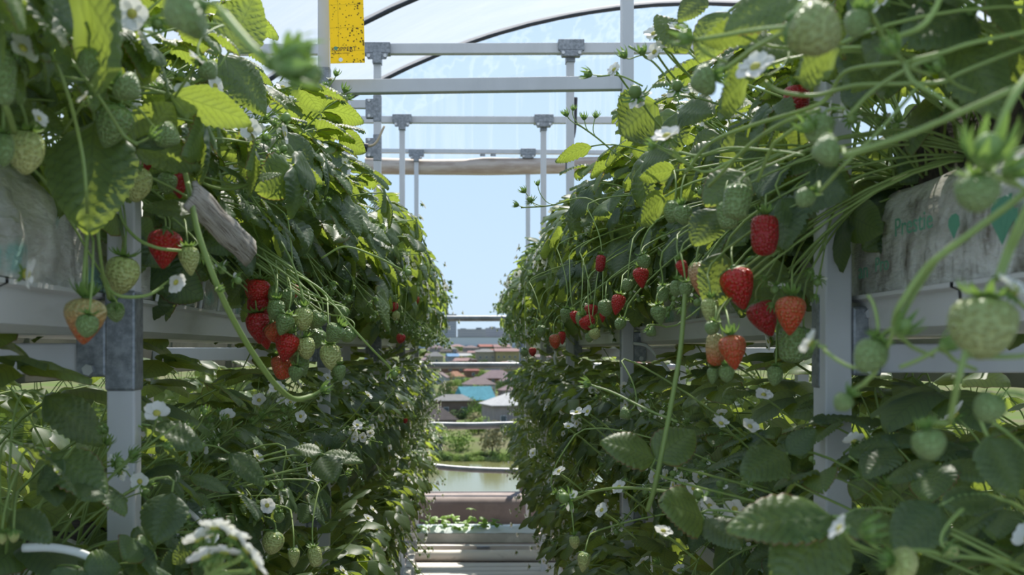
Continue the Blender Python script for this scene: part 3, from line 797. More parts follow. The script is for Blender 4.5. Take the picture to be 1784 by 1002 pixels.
NEXT = [far_variety(400+v, 34, (3, 4, 6, 7), 1.9, 1.15) for v in range(2)]

plants = {}
def near_plant(side, tier, i, y, x, z, label, n, weights, ntr, trw, spread=1.0, sc0=1.0):
    face = 0 if side == 'left' else PI
    root = thing('strawberry_plant', label, 'strawberry plant', (x, y, z), None)
    for k in range(n):
        cls = R.choices(list(CLS), weights)[0]; lf, pt = R.choice(LEAFV[cls])
        m = Matrix.Translation((R.uniform(-.03, .03), R.uniform(-.09, .09), R.uniform(-.02, .02))) @ rot_leaf(face+R.gauss(-.5 if side == 'left' else .5, spread), R.uniform(-.22, .22), R.uniform(-.15, .15), sc0*R.uniform(.8, 1.15))
        o = put(lf, 'leaf', root, m); put(pt, 'petiole', o, Matrix.Identity(4))
    for k in range(ntr):
        st = R.choices((0, 1, 2), trw)[0]; idx = st+3*R.randrange(3)
        m = Matrix.Translation((0, R.uniform(-.08, .08), 0)) @ rot_leaf(face+R.gauss(0, .6), R.uniform(-.2, .2), 0, R.uniform(.85, 1.1))
        place_truss(root, idx, m)
    plants[side, tier, i] = root
    return root
def far_plant(side, tier, y, x, z, label, fol, nfl, s=1.0, ntr=0, group=None, face=None):
    face = (0 if side == 'left' else PI) if face is None else face
    root = thing('strawberry_plant', label, 'strawberry plant', (x, y, z), group); root.rotation_euler = (0, 0, face+R.uniform(-.25, .25)); root.scale = (s, s, s)
    put(fol[0], 'foliage', root, Matrix.Identity(4)); put(fol[1], 'leaf_stalks', root, Matrix.Identity(4))
    for k in range(ntr):
        st = R.choices((0, 1, 2), (1, 3, 3))[0]
        place_truss(root, st+3*R.randrange(3), Matrix.Translation((0, R.uniform(-.1, .1), 0)) @ rot_leaf(R.gauss(0, .5), R.uniform(-.2, .2), 0, R.uniform(.9, 1.15)))
    for k in range(nfl):
        a = R.gauss(0, .7); r_ = R.uniform(.27, .42); e_ = R.uniform(-.9, 1.0)
        p = Vector((math.cos(a)*math.cos(e_), math.sin(a)*.8, math.sin(e_)))*r_
        put(R.choice(FL), 'flower', root, Matrix.Translation(p) @ (p+Vector((.2, 0, .1))).to_track_quat('Z', 'Y').to_matrix().to_4x4() @ Matrix.Scale(R.uniform(.9, 1.2), 4))
    return root
TN = ['upper', 'middle', 'bottom']
CX = {'left': GX['left']-.075, 'right': GX['right']+.085}
count = {}
def nth(side, t_):
    count[side, t_] = count.get((side, t_), 0)+1
    return ORD[count[side, t_]-1]
SPLIT = 4.3
for side in ('left', 'right'):
    # upper shelf, near
    y = 0.92 if side == 'left' else 0.72
    while y < SPLIT:
        z = CZ+lip_h(0, y)+.165
        near = y < 1.9
        w = ((4, 5, 3.0, .6) if near else (4, 5, 5, 4)) if side == 'left' else ((4, 4, 2.0, .5) if near else (4, 5, 5, 3.5))
        n = int(22 if near else 32)
        if side == 'right' and y < 1.6: n = 22; w = (9, .2, 0, 0)
        if side == 'left' and y < 1.4: w = (6, 5, .8, 0)
        z += .05 if y > 2.2 else 0
        near_plant(side, 0, count.get((side, 0), 0), y, CX[side], z, f'strawberry plant on the {side} upper shelf, {nth(side, 0)} along from the camera', n, w, (6 if y > 1.9 else 4) if not (side == 'right' and y < 1.45) else 2, (4, 4, 2) if near else (3, 4, 5), sc0=(.92 if near else 1.12 if y < 3 else 1.25)*(1.08 if side == 'right' and y < 1.7 else 1))
        y += .235
    y += .05
    while y < 10.5:
        far_plant(side, 0, y, CX[side], CZ+lip_h(0, y)+.21, f'strawberry plant on the {side} upper shelf, {nth(side, 0)} along from the camera', R.choice(FAR), 5, R.uniform(1.2, 1.38), 6)
        y += .33
    # middle shelf
    y = 1.42 if side == 'left' else .95
    while y < SPLIT:
        z = CZ+lip_h(1, y)+.14
        w = (4, 5, 4, 2.0) if y < 2.0 else (3, 5, 5, 4)
        if side == 'left' and y < 2.1: w = (.6, 6, 1.5, 0)
        near_plant(side, 1, count.get((side, 1), 0), y, CX[side], z, f'strawberry plant on the {side} middle shelf, {nth(side, 1)} along from the camera', 26 if y > 1.3 else 14, w, 3, (3, 4, 3), sc0=.62 if side == 'left' and y < 1.9 else .72 if side == 'left' and y < 3.2 else .80)
        y += .24
    y += .05
    while y < 10.5:
        far_plant(side, 1, y, CX[side], CZ+lip_h(1, y)+.14, f'strawberry plant on the {side} middle shelf, {nth(side, 1)} along from the camera', R.choice(FARLOW), 7, R.uniform(.95, 1.08), 4)
        y += .34
    # bottom shelf shows only farther along
    y = 1.6
    while y < 10.5:
        far_plant(side, 2, y, CX[side], CZ+lip_h(2, y)+.14, f'strawberry plant on the {side} bottom shelf, {nth(side, 2)} along from the front', R.choice(FARLOW), 6, R.uniform(1.05, 1.2), 3)
        y += .40
    y = 6.0
    # second file of plants at the back of each gutter
    for t_ in (0, 1, 2):
        y = 1.0; i = 0
        while y < 9:
            x = CX[side]+(-.19 if side == 'left' else .19)
            far_plant(side, t_, y, x, CZ+lip_h(t_, y)+(.15 if t_ == 0 else .12), f'strawberry plant in the back file of the {side} {TN[t_]} shelf, {ORD[i]} from the camera', R.choice(BACK), 1, R.uniform(1.0, 1.15) if t_ == 0 else 1.32)
            y += .60; i += 1
            if t_ == 2 and y > 6: break
    # the next rack beyond, seen in the gaps
    for t_ in (0, 1):
        y = 1.2; i = 0
        while y < 9.5:
            x = CX[side]+(-1.35 if side == 'left' else 1.30)
            far_plant(side, t_, y, x, CZ+lip_h(t_, y)+.12, f'strawberry plant of the next rack behind the {side} one, {TN[t_]} shelf, {ORD[i]} along', R.choice(NEXT), 1, 1.4)
            y += .62; i += 1
        gutter_y = MB().box(-.13, .13, -4.5, 4.5, -.06, .10)
        o = gutter_y.build('grow_trough', M['gutter'], None, (CX[side]+(-1.35 if side == 'left' else 1.30), 5.4, CZ+SHELF[t_]-.02), bevel=.01)
        tag(o, f'white trough of the next rack behind the {side} one, {TN[t_]} shelf', 'trough')
# seedlings in the end planter
Rs = random.Random(5)
for i, (px_, py_) in enumerate([(745, 912), (765, 905), (785, 903), (803, 900), (822, 892), (835, 905), (852, 903), (868, 906)]):
    p = P(px_, py_+14, 9.66)
    root = thing('strawberry_seedling', f'bright green strawberry seedling in the end planter, {ORD[i]} from its left end', 'seedling', (p.x, p.y+.02, .08))
    for k in range(4):
        mb = MB(); st = MB(); az = Rs.uniform(0, 6.3); hh = Rs.uniform(.05, .13) if i != 4 else (.10, .22, .06, .08)[k]
        tip = Vector((math.cos(az)*.04, math.sin(az)*.03, hh)); st.tube([Vector((0, 0, -.02)), tip], .0016, 4)
        three_leaflets(mb, Rs, tip, Vector((math.cos(az), math.sin(az)-.8, .25)).normalized(), Vector((0, -.5, .85)), .052, False)
        o = mb.build('leaf', M['leaf_young'], root, smooth=True); st.build('petiole', M['stem'], o)

# ------------------------------------------------------------------ fruit, runners, flowers and leaves one can single out
PROF = {'cone': [(0, 0), (.025, .42), (.08, .74), (.16, .93), (.27, 1), (.40, .95), (.55, .82), (.70, .63), (.83, .42), (.93, .23), (.98, .10), (1, 0)],
        'round': [(0, 0), (.03, .45), (.09, .74), (.20, .93), (.36, 1), (.52, .97), (.67, .85), (.80, .67), (.90, .45), (.96, .26), (.99, .12), (1, 0)],
        'block': [(0, 0), (.02, .5), (.07, .82), (.18, .96), (.36, 1), (.55, .98), (.72, .92), (.85, .82), (.93, .66), (.975, .42), (.995, .18), (1, 0)]}
BM = {}
def berry_mesh(shape, kind):
    if (shape, kind) in BM: return BM[shape, kind]
    pr = PROF[shape]; rows_ = []; uvs = []
    n = 30; sd = len(BM)*3.7
    def rad(t):
        for (a, ra), (b_, rb) in zip(pr, pr[1:]):
            if t <= b_: return ra+(rb-ra)*(t-a)/(b_-a)
        return 0
    ts = [0, .012, .03, .06, .1]+[.1+.86*i/18 for i in range(1, 18)]+[.96, .98, .993, 1]
    for t in ts:
        r = rad(t); row = []; uv = []
        for j in range(n+1):
            a = 2*PI*(j % n)/n+PI/2
            q = 1+.07*noise.noise(Vector((math.cos(a)*1.3+sd, math.sin(a)*1.3, t*2.5)))+.018*noise.noise(Vector((math.cos(a)*5, math.sin(a)*5+sd, t*9)))
            row.append((r*q*math.cos(a)*.5, r*q*math.sin(a)*.5, -t)); uv.append((j/n+.0001, 1-t))
        rows_.append(row); uvs.append(uv)
    BM[shape, kind] = MB().grid(rows_, 0, uvs, flip=False).mesh('flesh', M['berry_'+kind])
    return BM[shape, kind]
CAL = []
for v in range(3):
    mb = MB(); sepals(mb, 11, .017, .0036, (-.15, .15, .75)[v], 0, random.Random(60+v), .004); ball(mb, (0, 0, .0005), .004, .6)
    CAL.append(mb.mesh('calyx', M['calyx']))
Rb = random.Random(21)
def strawberry(px_, py_, w, h, d, kind, label, shape='cone', tilt=0, stalk=None, cal=None, group=None, ty=0.0):
    """flesh centre at the pixel, w x h pixels large at depth d; stalk ends at (px, py, depth)"""
    k = d/FPX; c = P(px_, py_, d); th = math.radians(tilt)
    ax = Vector((math.sin(th), ty, math.cos(th))).normalized()         # from the tip to the calyx
    topp = c+ax*h*k/2
    root = thing('strawberry', label, 'strawberry', topp, group)
    q = ax.to_track_quat('Z', 'Y').to_matrix().to_4x4()
    qs = Euler((0, 0, Rb.uniform(-.9, .9))).to_matrix().to_4x4()
    put(berry_mesh(shape, kind), 'flesh', root, q @ qs @ Matrix.Diagonal((w*k, w*k*.92, h*k, 1)))
    s = min(1.5, max(.6, w*k/.036))
    put(CAL[Rb.randrange(3) if cal is None else cal], 'calyx', root, q @ qs @ Matrix.Scale(s, 4))
    if stalk is None: stalk = (px_+Rb.uniform(-25, 25), py_-h/2-Rb.uniform(60, 110), d+Rb.uniform(.02, .12))
    e_ = P(*stalk)-topp; ln = e_.length
    path = bez(Vector((0, 0, 0)), ax*ln*.35, e_*.75+Vector((0, 0, .12*ln)), e_, 10)
    side = 'left' if c.x < 0 else 'right'; tier = 0 if c.z > CZ-.12 else 1
    if d > 1.12:
        cr = [p.location for (s_, t_, i), p in list(plants.items()) if s_ == side and t_ == tier]
        cr = (min(cr, key=lambda q_: abs(q_.y-c.y-.05)) if d < 4.3 else Vector((CX[side], c.y, CZ+lip_h(tier, c.y)+.2)))-topp
        path = path[:-1]+bez(e_, e_+(path[-1]-path[-2]).normalized()*.06, cr+(e_-cr)*.35+Vector((0, 0, .09)), cr, 9)
    n_ = len(path)-1
    MB().tube(path, [.0013+.0006*i/n_ for i in range(n_+1)], 6).build('stalk', M['stem'], root, smooth=True)
    return root
S = strawberry
RR = 'ripe red strawberry '
# --- left rack, around the first post
S(309, 312, 46, 70, 1.60, 'deep', RR+'behind the pale berry right of the first left post top', 'cone', -8, (318, 262, 1.62))
S(286, 434, 64, 70, 1.52, 'red', RR+'hanging alone on the right side of the first left post', 'cone', 4, (284, 380, 1.56), 0)
S(238, 322, 56, 62, 1.45, 'pale', 'pale unripe strawberry covering the top of the first left post', 'round', 6, (236, 258, 1.5))
S(212, 480, 62, 68, 1.42, 'pale', 'large pale green strawberry hanging in front of the first left post', 'round', 8, (212, 345, 1.5), 1)
S(148, 560, 78, 82, 1.30, 'blush', 'blushing orange green strawberry below the left gutter lip, left of the first post', 'cone', 4, (148, 395, 1.35), 2)
S(152, 568, 42, 42, 1.22, 'green', 'small green strawberry in front of the blushing orange green one', 'round', 8, (163, 420, 1.3), 1)
S(201, 544, 34, 36, 1.38, 'green', 'small green strawberry right of the blushing one on the first left bracket', 'round', -10, (180, 480, 1.4))
S(330, 455, 40, 52, 1.50, 'pale', 'small pale green strawberry between the red berry and the long runner', 'cone', -6, (322, 385, 1.54), 1)
S(291, 320, 36, 38, 1.50, 'green', 'small green strawberry between pale and red ones at the first left post', 'round', 10, (286, 265, 1.5))
S(258, 283, 20, 44, 1.62, 'red', 'sliver of a red strawberry above the pale one at the first left post', 'cone', 12)
S(175, 388, 20, 26, 1.66, 'red', 'red strawberry tip peeping below the big dark leaf', 'cone', 0)
S(45, 266, 66, 78, 1.12, 'pale', 'pale green strawberry at the left edge above the crumpled bag', 'round', 3, (20, 150, 1.1))
S(6, 262, 40, 60, 1.05, 'green', 'green strawberry cut by the left edge above the crumpled bag', 'round', 0)
S(196, 222, 72, 78, 1.25, 'green', 'large dull green strawberry in the shade of the upper left leaves', 'cone', 22, (150, 140, 1.2))
S(295, 238, 52, 42, 1.32, 'green', 'green strawberry lying sideways right of the large dull green one', 'cone', -60, (240, 190, 1.3))
S(160, 112, 52, 56, 1.02, 'green', 'blurred green strawberry under the big upper left leaf', 'round', 0, (150, 40, 1.0))
S(225, 155, 60, 44, 1.15, 'green', 'blurred dark green strawberry right of the one under the big leaf', 'cone', -50, (180, 120, 1.1))
S(38, 130, 34, 58, 1.08, 'green', 'green strawberry hanging under the white flower at the left edge', 'cone', 4)
S(8, 135, 40, 100, 1.0, 'green', 'long green strawberry cut by the upper left edge', 'block', 0)
S(318, 20, 120, 72, 0.66, 'green', 'big blurred green strawberry close to the camera at the upper left', 'cone', 72, (395, 38, .64), 0)
S(365, 125, 42, 32, 1.2, 'green', 'small green strawberry below the white flower of the upper left plant', 'cone', -40)
# --- left cluster by the long runner
CL = ' in the left cluster beyond the long runner'
S(450, 508, 44, 44, 2.00, 'red', RR+'topmost'+CL, 'round', 6, (440, 440, 2.1))
S(436, 503, 26, 36, 2.06, 'orange', 'orange red strawberry left of the topmost'+CL, 'cone', 10)
S(452, 540, 44, 50, 2.01, 'deep', 'dark red strawberry second from the top'+CL, 'block', 0, (452, 470, 2.1))
S(450, 572, 46, 56, 1.98, 'deep', 'dark red strawberry third from the top'+CL, 'cone', -6, (445, 500, 2.1))
S(462, 590, 30, 40, 2.04, 'red', 'red strawberry tip low'+CL, 'cone', -12)
S(481, 580, 40, 38, 1.95, 'orange', 'ridged orange strawberry amid green ones'+CL, 'round', -25, (470, 520, 2.0))
S(499, 606, 46, 52, 1.93, 'red', 'shiny red strawberry lower right'+CL, 'cone', 14, (500, 540, 2.0))
S(491, 640, 36, 44, 1.96, 'orange', 'lowest orange strawberry'+CL, 'block', -14, (480, 570, 2.0))
S(511, 508, 22, 26, 2.12, 'orange', 'small orange strawberry right of the topmost one'+CL, 'round', 0)
for i, (x, y, w, h, d, tl, st, lab) in enumerate([
    (481, 541, 34, 38, 1.92, 4, (482, 470, 2.0), 'with a white petal crown beside the dark red one'), (494, 566, 38, 40, 1.90, 20, (500, 480, 2.0), 'with a petal on its shoulder above the shiny red one'),
    (528, 556, 36, 42, 1.94, 2, (515, 480, 2.0), 'crowned with white petals, right of the middle'), (551, 560, 34, 32, 1.98, 34, (535, 490, 2.0), 'leaning right of the petal crowned one'),
    (478, 515, 26, 34, 2.0, 5, (480, 450, 2.05), 'next to the topmost red berry'), (501, 522, 28, 38, 1.99, 0, (488, 460, 2.05), 'second right of the topmost red berry'),
    (533, 607, 36, 40, 1.94, -8, (540, 520, 2.0), 'round one right of the shiny red berry'), (527, 636, 30, 44, 1.96, -12, (530, 560, 2.0), 'long one below the round green one'),
    (513, 630, 26, 34, 2.0, 4, (515, 560, 2.05), 'just under the shiny red berry'), (515, 652, 30, 30, 1.92, 10, (510, 590, 2.0), 'lowest one, beside the lowest orange berry'),
    (547, 590, 44, 40, 2.03, 30, (530, 500, 2.1), 'large dull one behind the others'), (582, 582, 40, 36, 1.9, 35, (560, 520, 1.95), 'rightmost big one, pointing down right'),
    (576, 622, 38, 46, 1.92, -4, (570, 520, 2.0), 'single one hanging in front of the second left post'), (592, 650, 26, 30, 1.92, -8, (570, 560, 2.0), 'small one below the single hanging one'),
    (606, 585, 28, 26, 1.95, 40, (580, 550, 2.0), 'small one against the second left post'), (597, 546, 22, 18, 2.0, 70, (570, 530, 2.0), 'tiny one above the second post bracket'),
    (590, 540, 22, 18, 2.02, 80, (560, 520, 2.0), 'tiny one second above the second post bracket'), (450, 405, 36, 34, 2.1, 0, (440, 350, 2.1), 'pale one at the lower end of the weathered strip')]):
    S(x, y, w, h, d, 'pale' if i in (2, 6, 12) else 'green', 'green strawberry '+lab, ('round', 'cone')[i % 2], tl, st)
# --- farther left
S(686, 535, 18, 18, 4.3, 'red', RR+'farther along the left upper shelf, above a pale green one', 'round', 0)
S(690, 551, 14, 18, 4.25, 'pale', 'pale green strawberry under the far red one on the left shelf', 'round', 0)
S(698, 590, 17, 18, 4.3, 'red', RR+'near the third left post, lower than the other far one', 'round', 12)
S(671, 530, 15, 16, 4.3, 'green', 'green strawberry left of the far red one on the left shelf', 'round', 0)
S(727, 523, 9, 14, 5.2, 'orange', 'orange strawberry high on the far left shelf', 'cone', 0)
S(706, 733, 9, 10, 5.0, 'red', 'small red strawberry on the left middle shelf by the third post', 'round', 0)
# --- lower left
S(475, 946, 42, 42, 1.95, 'pale', 'pale yellow green strawberry at the lower left bag, biggest there', 'round', 14, (455, 900, 2.0))
S(512, 972, 22, 34, 1.95, 'pale', 'slim green strawberry right of the biggest lower left one', 'cone', 0)
S(549, 970, 26, 36, 1.95, 'pale', 'green strawberry beside the foot of the second left post', 'block', -10)
S(486, 902, 20, 20, 2.0, 'green', 'small round green strawberry above the biggest lower left one', 'round', 0)
S(437, 912, 18, 18, 1.95, 'green', 'small green strawberry over the lower left bag corner', 'round', 30)
S(24, 935, 20, 22, 1.2, 'pale', 'small yellow green strawberry at the lower left edge', 'round', 0)
S(4, 938, 18, 22, 1.2, 'pale', 'yellow green strawberry cut by the lower left edge', 'round', 0)
# --- right rack, near
S(1287, 503, 60, 76, 1.50, 'red', RR+'hanging at the centre of the right near cluster', 'cone', -14, (1275, 430, 1.55), 0)
S(1332, 410, 52, 72, 1.45, 'deep', 'blocky deep red strawberry high in the right near cluster', 'block', 2, (1335, 340, 1.5))
S(1332, 556, 56, 66, 1.54, 'deep', 'shaded dark red strawberry left of the orange red one', 'cone', -24, (1370, 470, 1.58))
S(1377, 550, 58, 70, 1.46, 'orange', 'orange red strawberry nearest the first right post', 'cone', 3, (1380, 470, 1.5), 2)
S(1277, 614, 52, 62, 1.42, 'orange', 'lowest orange red strawberry of the right cluster with a small sepal star', 'cone', -8, (1262, 535, 1.48))
S(1246, 610, 34, 58, 1.50, 'blush', 'half ripe strawberry tucked behind the lowest orange red one', 'block', 0, (1255, 540, 1.52))
S(1217, 486, 36, 60, 1.60, 'peach', 'peach coloured strawberry left of the central red one', 'cone', -6, (1222, 420, 1.62))
S(1190, 470, 22, 36, 1.66, 'red', RR+'partly hidden left of the peach coloured one', 'cone', -20, (1180, 410, 1.7))
S(1388, 172, 46, 46, 1.55, 'deep', 'dark red strawberry among the upper stems beside the first right post', 'block', 0, (1395, 120, 1.6))
S(1117, 484, 30, 38, 2.15, 'red', RR+'just right of the second right post', 'cone', -6, (1122, 430, 2.2))
S(1046, 459, 19, 30, 2.45, 'deep', 'deep red strawberry under dark leaves left of the second right post', 'block', 6)
S(1076, 531, 26, 38, 2.3, 'red', RR+'in front of the second right post', 'cone', 12, (1085, 480, 2.35))
S(1024, 563, 30, 28, 2.55, 'red', RR+'largest in the cluster left of the second right post', 'round', -30, (1020, 520, 2.6))
S(1030, 541, 24, 22, 2.62, 'red', RR+'upper in the cluster left of the second right post', 'round', 0)
S(1001, 553, 16, 24, 2.66, 'red', RR+'at the left of the cluster left of the second right post', 'cone', -12)
S(967, 595, 22, 26, 3.2, 'orange', 'orange red strawberry above the third right post', 'round', -8, (975, 550, 3.3))
S(979, 589, 16, 24, 3.3, 'red', RR+'behind the orange red one above the third right post', 'cone', -4)
S(928, 613, 14, 16, 4.1, 'red', RR+'farthest along the right upper shelf', 'round', 0)
S(914, 615, 14, 14, 4.2, 'green', 'green strawberry beside the farthest red one on the right', 'round', 0)
S(1050, 552, 12, 20, 2.6, 'red', RR+'at the right of the cluster left of the second right post', 'cone', 0)
GR = [
 (1284, 352, 54, 62, 1.30, 8, 'broad unripe one above the blocky deep red berry', (1310, 300, 1.3), 'block'), (1268, 375, 40, 50, 1.42, -8, 'unripe one behind the broad upper one', (1270, 310, 1.45), 'block'),
 (1236, 541, 34, 44, 1.48, 4, 'pale one left of the central red berry', (1232, 480, 1.5), 'cone'), (1240, 572, 28, 26, 1.45, 20, 'small one above the half ripe berry', (1240, 520, 1.5), 'round'),
 (1195, 505, 24, 28, 1.62, -4, 'one at the top of the long right runner', (1185, 440, 1.65), 'round'), (1155, 512, 22, 30, 1.9, 0, 'middle one right of the second right post', (1150, 460, 1.9), 'block'),
 (1148, 549, 30, 36, 1.85, -12, 'lower one right of the second right post, in front of the bag', (1160, 500, 1.9), 'cone'), (1178, 503, 24, 30, 1.75, 4, 'one left of the long runner top', (1176, 450, 1.8), 'round'),
 (1136, 579, 22, 18, 1.85, -50, 'sideways one below the others near the second post bracket', (1160, 570, 1.88), 'cone'), (1080, 565, 22, 22, 2.2, 30, 'small one low on the second right post', (1095, 530, 2.2), 'round'),
 (1055, 537, 28, 30, 2.35, 0, 'one touching the left side of the second right post', (1058, 490, 2.4), 'round'), (1010, 555, 16, 26, 2.6, 6, 'one between the reds left of the second post', None, 'round'),
 (1036, 582, 22, 20, 2.5, -20, 'pale one under the reds left of the second post', None, 'round'), (1027, 588, 18, 18, 2.55, 8, 'lowest one under the reds left of the second post', None, 'round'),
 (985, 550, 22, 26, 2.9, 10, 'one left of the red cluster on the right shelf', None, 'cone'), (943, 577, 16, 20, 3.5, 0, 'one above the farthest red berry on the right', None, 'round'),
 (1122, 456, 26, 26, 2.0, -20, 'one above the red berry at the second right post', (1130, 400, 2.0), 'round'), (1093, 497, 20, 22, 2.2, 4, 'one beside the second right post, under leaves', None, 'round'),
 (1380, 600, 52, 66, 1.55, 2, 'large dim one behind the orange red berry by the first right post', (1382, 510, 1.58), 'block'), (1400, 600, 36, 56, 1.60, 0, 'dim one touching the first right post', (1400, 520, 1.6), 'block'),
 (1350, 655, 28, 36, 1.55, 4, 'small dim one under the large dim one', None, 'round'), (1266, 652, 28, 30, 1.48, -4, 'small one below the lowest orange red berry', None, 'round'),
 (1242, 655, 24, 30, 1.5, 6, 'second small one below the lowest orange red berry', None, 'cone'), (1017, 980, 26, 36, 2.0, 8, 'pale one near the bottom of the right middle shelf', (1030, 930, 2.05), 'cone'),
 (1001, 945, 20, 24, 2.1, -4, 'one above the pale berry at the bottom right of the aisle', None, 'round'), (980, 865, 22, 24, 2.2, -60, 'one under the white flower on the right middle shelf', None, 'round'),
 (1088, 722, 26, 20, 1.9, 60, 'sideways one in the upper leaves of the right middle shelf', None, 'cone'), (1335, 530, 30, 60, 1.62, 0, 'dim one behind the dark red berry', None, 'block'),
 (1172, 370, 36, 40, 1.7, 10, 'dim one in the leaves below the bright right leaf', None, 'round'), (1190, 375, 34, 36, 1.6, -8, 'second dim one in the leaves below the bright right leaf', None, 'round')]
for i, (x, y, w, h, d, tl, lab, st, shp) in enumerate(GR):
    S(x, y, w, h, d, 'pale' if 'pale' in lab else 'green', 'green strawberry, '+lab, shp, tl, st)
# --- right foreground, close to the camera
S(1420, 54, 96, 96, 0.78, 'dim', 'big pale unripe strawberry close to the camera at the upper right', 'round', -60, (1375, 50, .80), 0)
S(1222, 142, 62, 44, 0.98, 'green', 'dark green strawberry on a bent stem right of the white flowers', 'cone', 70, (1262, 122, .98))
S(1492, 42, 44, 50, 0.82, 'green', 'blurred green strawberry right of the big pale upper one', 'round', 10, (1540, 68, .85))
S(1425, 226, 52, 56, 0.95, 'green', 'green strawberry above the blurred bud at the first right post', 'round', 20, (1472, 190, .95))
S(1436, 264, 66, 46, 0.82, 'green', 'blurred green strawberry crossing the first right post high up', 'cone', 78, (1472, 271, .80), 0)
S(1402, 346, 38, 36, 1.05, 'green', 'small green strawberry with white petals left of the first right post', 'round', 40, (1428, 330, 1.0))
S(1702, 338, 82, 66, 0.66, 'green', 'blurred green strawberry under a spiky green cap at the right edge', 'round', 0, (1734, 238, .66), 1)
S(1712, 572, 118, 112, 0.70, 'dim', 'biggest blurred pale strawberry at the right edge over the gutter', 'round', 6, (1744, 483, .72), 1)
S(1515, 622, 60, 62, 0.82, 'green', 'green strawberry with a withered petal right of the first right post', 'round', 30, (1561, 571, .80), 1)
S(1722, 712, 58, 54, 0.72, 'green', 'blurred green strawberry low at the right edge', 'round', 40, (1784, 690, .72))
S(1618, 775, 62, 56, 0.74, 'green', 'dark green blurred strawberry at the end of a long stem, lower right', 'round', -10, (1652, 738, .74))
S(1573, 985, 70, 36, 0.85, 'pale', 'yellow green strawberry lying at the bottom right', 'block', -70, (1640, 968, .9))
S(1468, 702, 38, 34, 0.85, 'green', 'small green strawberry on the first right post', 'round', 40, (1510, 668, .84))
S(1530, 606, 40, 44, 0.88, 'green', 'half hidden green strawberry behind the one with the withered petal', 'round', 0)
S(1658, 962, 30, 22, 0.9, 'pale', 'tiny yellow green strawberry near the bottom right', 'round', -60)

# --- free stems, runners and flowers as parts of the plants they grow from
def nearest(side, tier, y):
    c = [p for (s_, t_, i), p in plants.items() if s_ == side and t_ == tier]
    return min(c, key=lambda p: abs(p.location.y-y))
def stem(plant, pts, r, ends=(), name='flower_truss'):
    """pts: (px, py, depth); ends: (kind, px, py, depth, scale, direction)"""
    w = [P(*p)-plant.location for p in pts]
    s_ = MB().tube(smooth_path(w, 6), r, 8).build(name, M['stem'], plant, smooth=True)
    sp = smooth_path(w, 6)
    for kind, x, y, d, k, dr in ends:
        q = P(x, y, d)-plant.location
        if (q-sp[-1]).length > .004 and len(sp) > 8:      # a side pedicel carries it
            i = int(len(sp)*.72); i = min(range(int(len(sp)*.45), len(sp)), key=lambda j: (sp[j]-q).length+.012*abs(j-i)/len(sp))
            i = max(2, i-3); d0 = (sp[i]-sp[i-1]).normalized(); ln = (q-sp[i]).length
            MB().tube(bez(sp[i], sp[i]+d0*ln*.4, q-Vector(dr).normalized()*ln*.35, q, 7), max(.0010, r*.6), 6).build('pedicel', M['stem'], s_, smooth=True)
        put(Rb.choice(END[kind]), kind, s_, Matrix.Translation(q) @ Vector(dr).to_track_quat('Z', 'Y').to_matrix().to_4x4() @ Euler((0, 0, Rb.uniform(0, 6))).to_matrix().to_4x4() @ Matrix.Scale(k, 4))
    return s_
CAMW = (0, -1, .2)
pl = nearest('left', 0, 1.5)
stem(pl, [(322, 300, 1.55), (331, 338, 1.45), (345, 405, 1.42), (372, 482, 1.42), (400, 545, 1.45), (437, 610, 1.5), (478, 668, 1.56), (512, 695, 1.62), (545, 690, 1.66)], .0040, [('bud', 380, 505, 1.40, .7, (.8, -.5, .1)), ('bud', 560, 680, 1.66, 1.2, (.8, -.4, .5))], 'runner')
stem(pl, [(205, 318, 1.5), (212, 380, 1.45), (238, 415, 1.42), (275, 432, 1.42), (315, 437, 1.45)], .0022)
stem(pl, [(176, 480, 1.38), (190, 505, 1.36), (215, 517, 1.36), (255, 515, 1.38), (283, 500, 1.4)], .0022, [('flower', 303, 490, 1.4, 1.0, (.7, -.3, -.4))])
stem(pl, [(160, 330, 1.3), (153, 400, 1.3), (147, 470, 1.3), (145, 520, 1.3)], .0024)
stem(pl, [(168, 360, 1.3), (172, 420, 1.3), (180, 480, 1.33), (190, 520, 1.36)], .0022, [('bud', 205, 530, 1.37, .8, (.3, -.2, -.8))])
stem(pl, [(332, 300, 1.6), (360, 322, 1.65), (400, 330, 1.7), (440, 320, 1.75)], .0022)
pl = nearest('left', 0, 1.0)
stem(pl, [(388, 22, .64), (415, 55, .63), (445, 88, .62), (470, 108, .61)], .0026, [('bud', 482, 112, .61, 1.9, (.9, -.2, -.1)), ('bud', 500, 112, .62, 1.7, (.2, -.9, .1)), ('fruitlet', 515, 120, .63, 1.2, (.8, .3, -.2))])
stem(pl, [(-20, 120, 1.0), (8, 180, 1.0), (25, 230, 1.05)], .0032)
stem(pl, [(60, 40, 1.1), (110, 140, 1.1), (140, 250, 1.15), (150, 330, 1.15), (152, 370, 1.2)], .0020)
stem(pl, [(120, 100, 1.2), (180, 180, 1.2), (215, 235, 1.22), (240, 252, 1.22)], .0020, [('bud', 262, 238, 1.22, 1.0, (.7, -.4, .3))])
for x, y, d, k, dr in [(35, 88, 1.0, 1.1, (.8, -.3, .5)), (345, 108, 1.2, .95, (.5, -.2, .9)), (150, 172, 1.15, .7, (-.6, -.4, .6)), (65, 208, 1.1, .7, (.8, -.3, .3))]:
    stem(pl, [(x-40, y+60, d+.1), (x-20, y+30, d+.05), (x-4, y+6, d+.012)], .0018, [('flower', x, y, d, k, dr)])
pl = nearest('left', 0, 2.0)
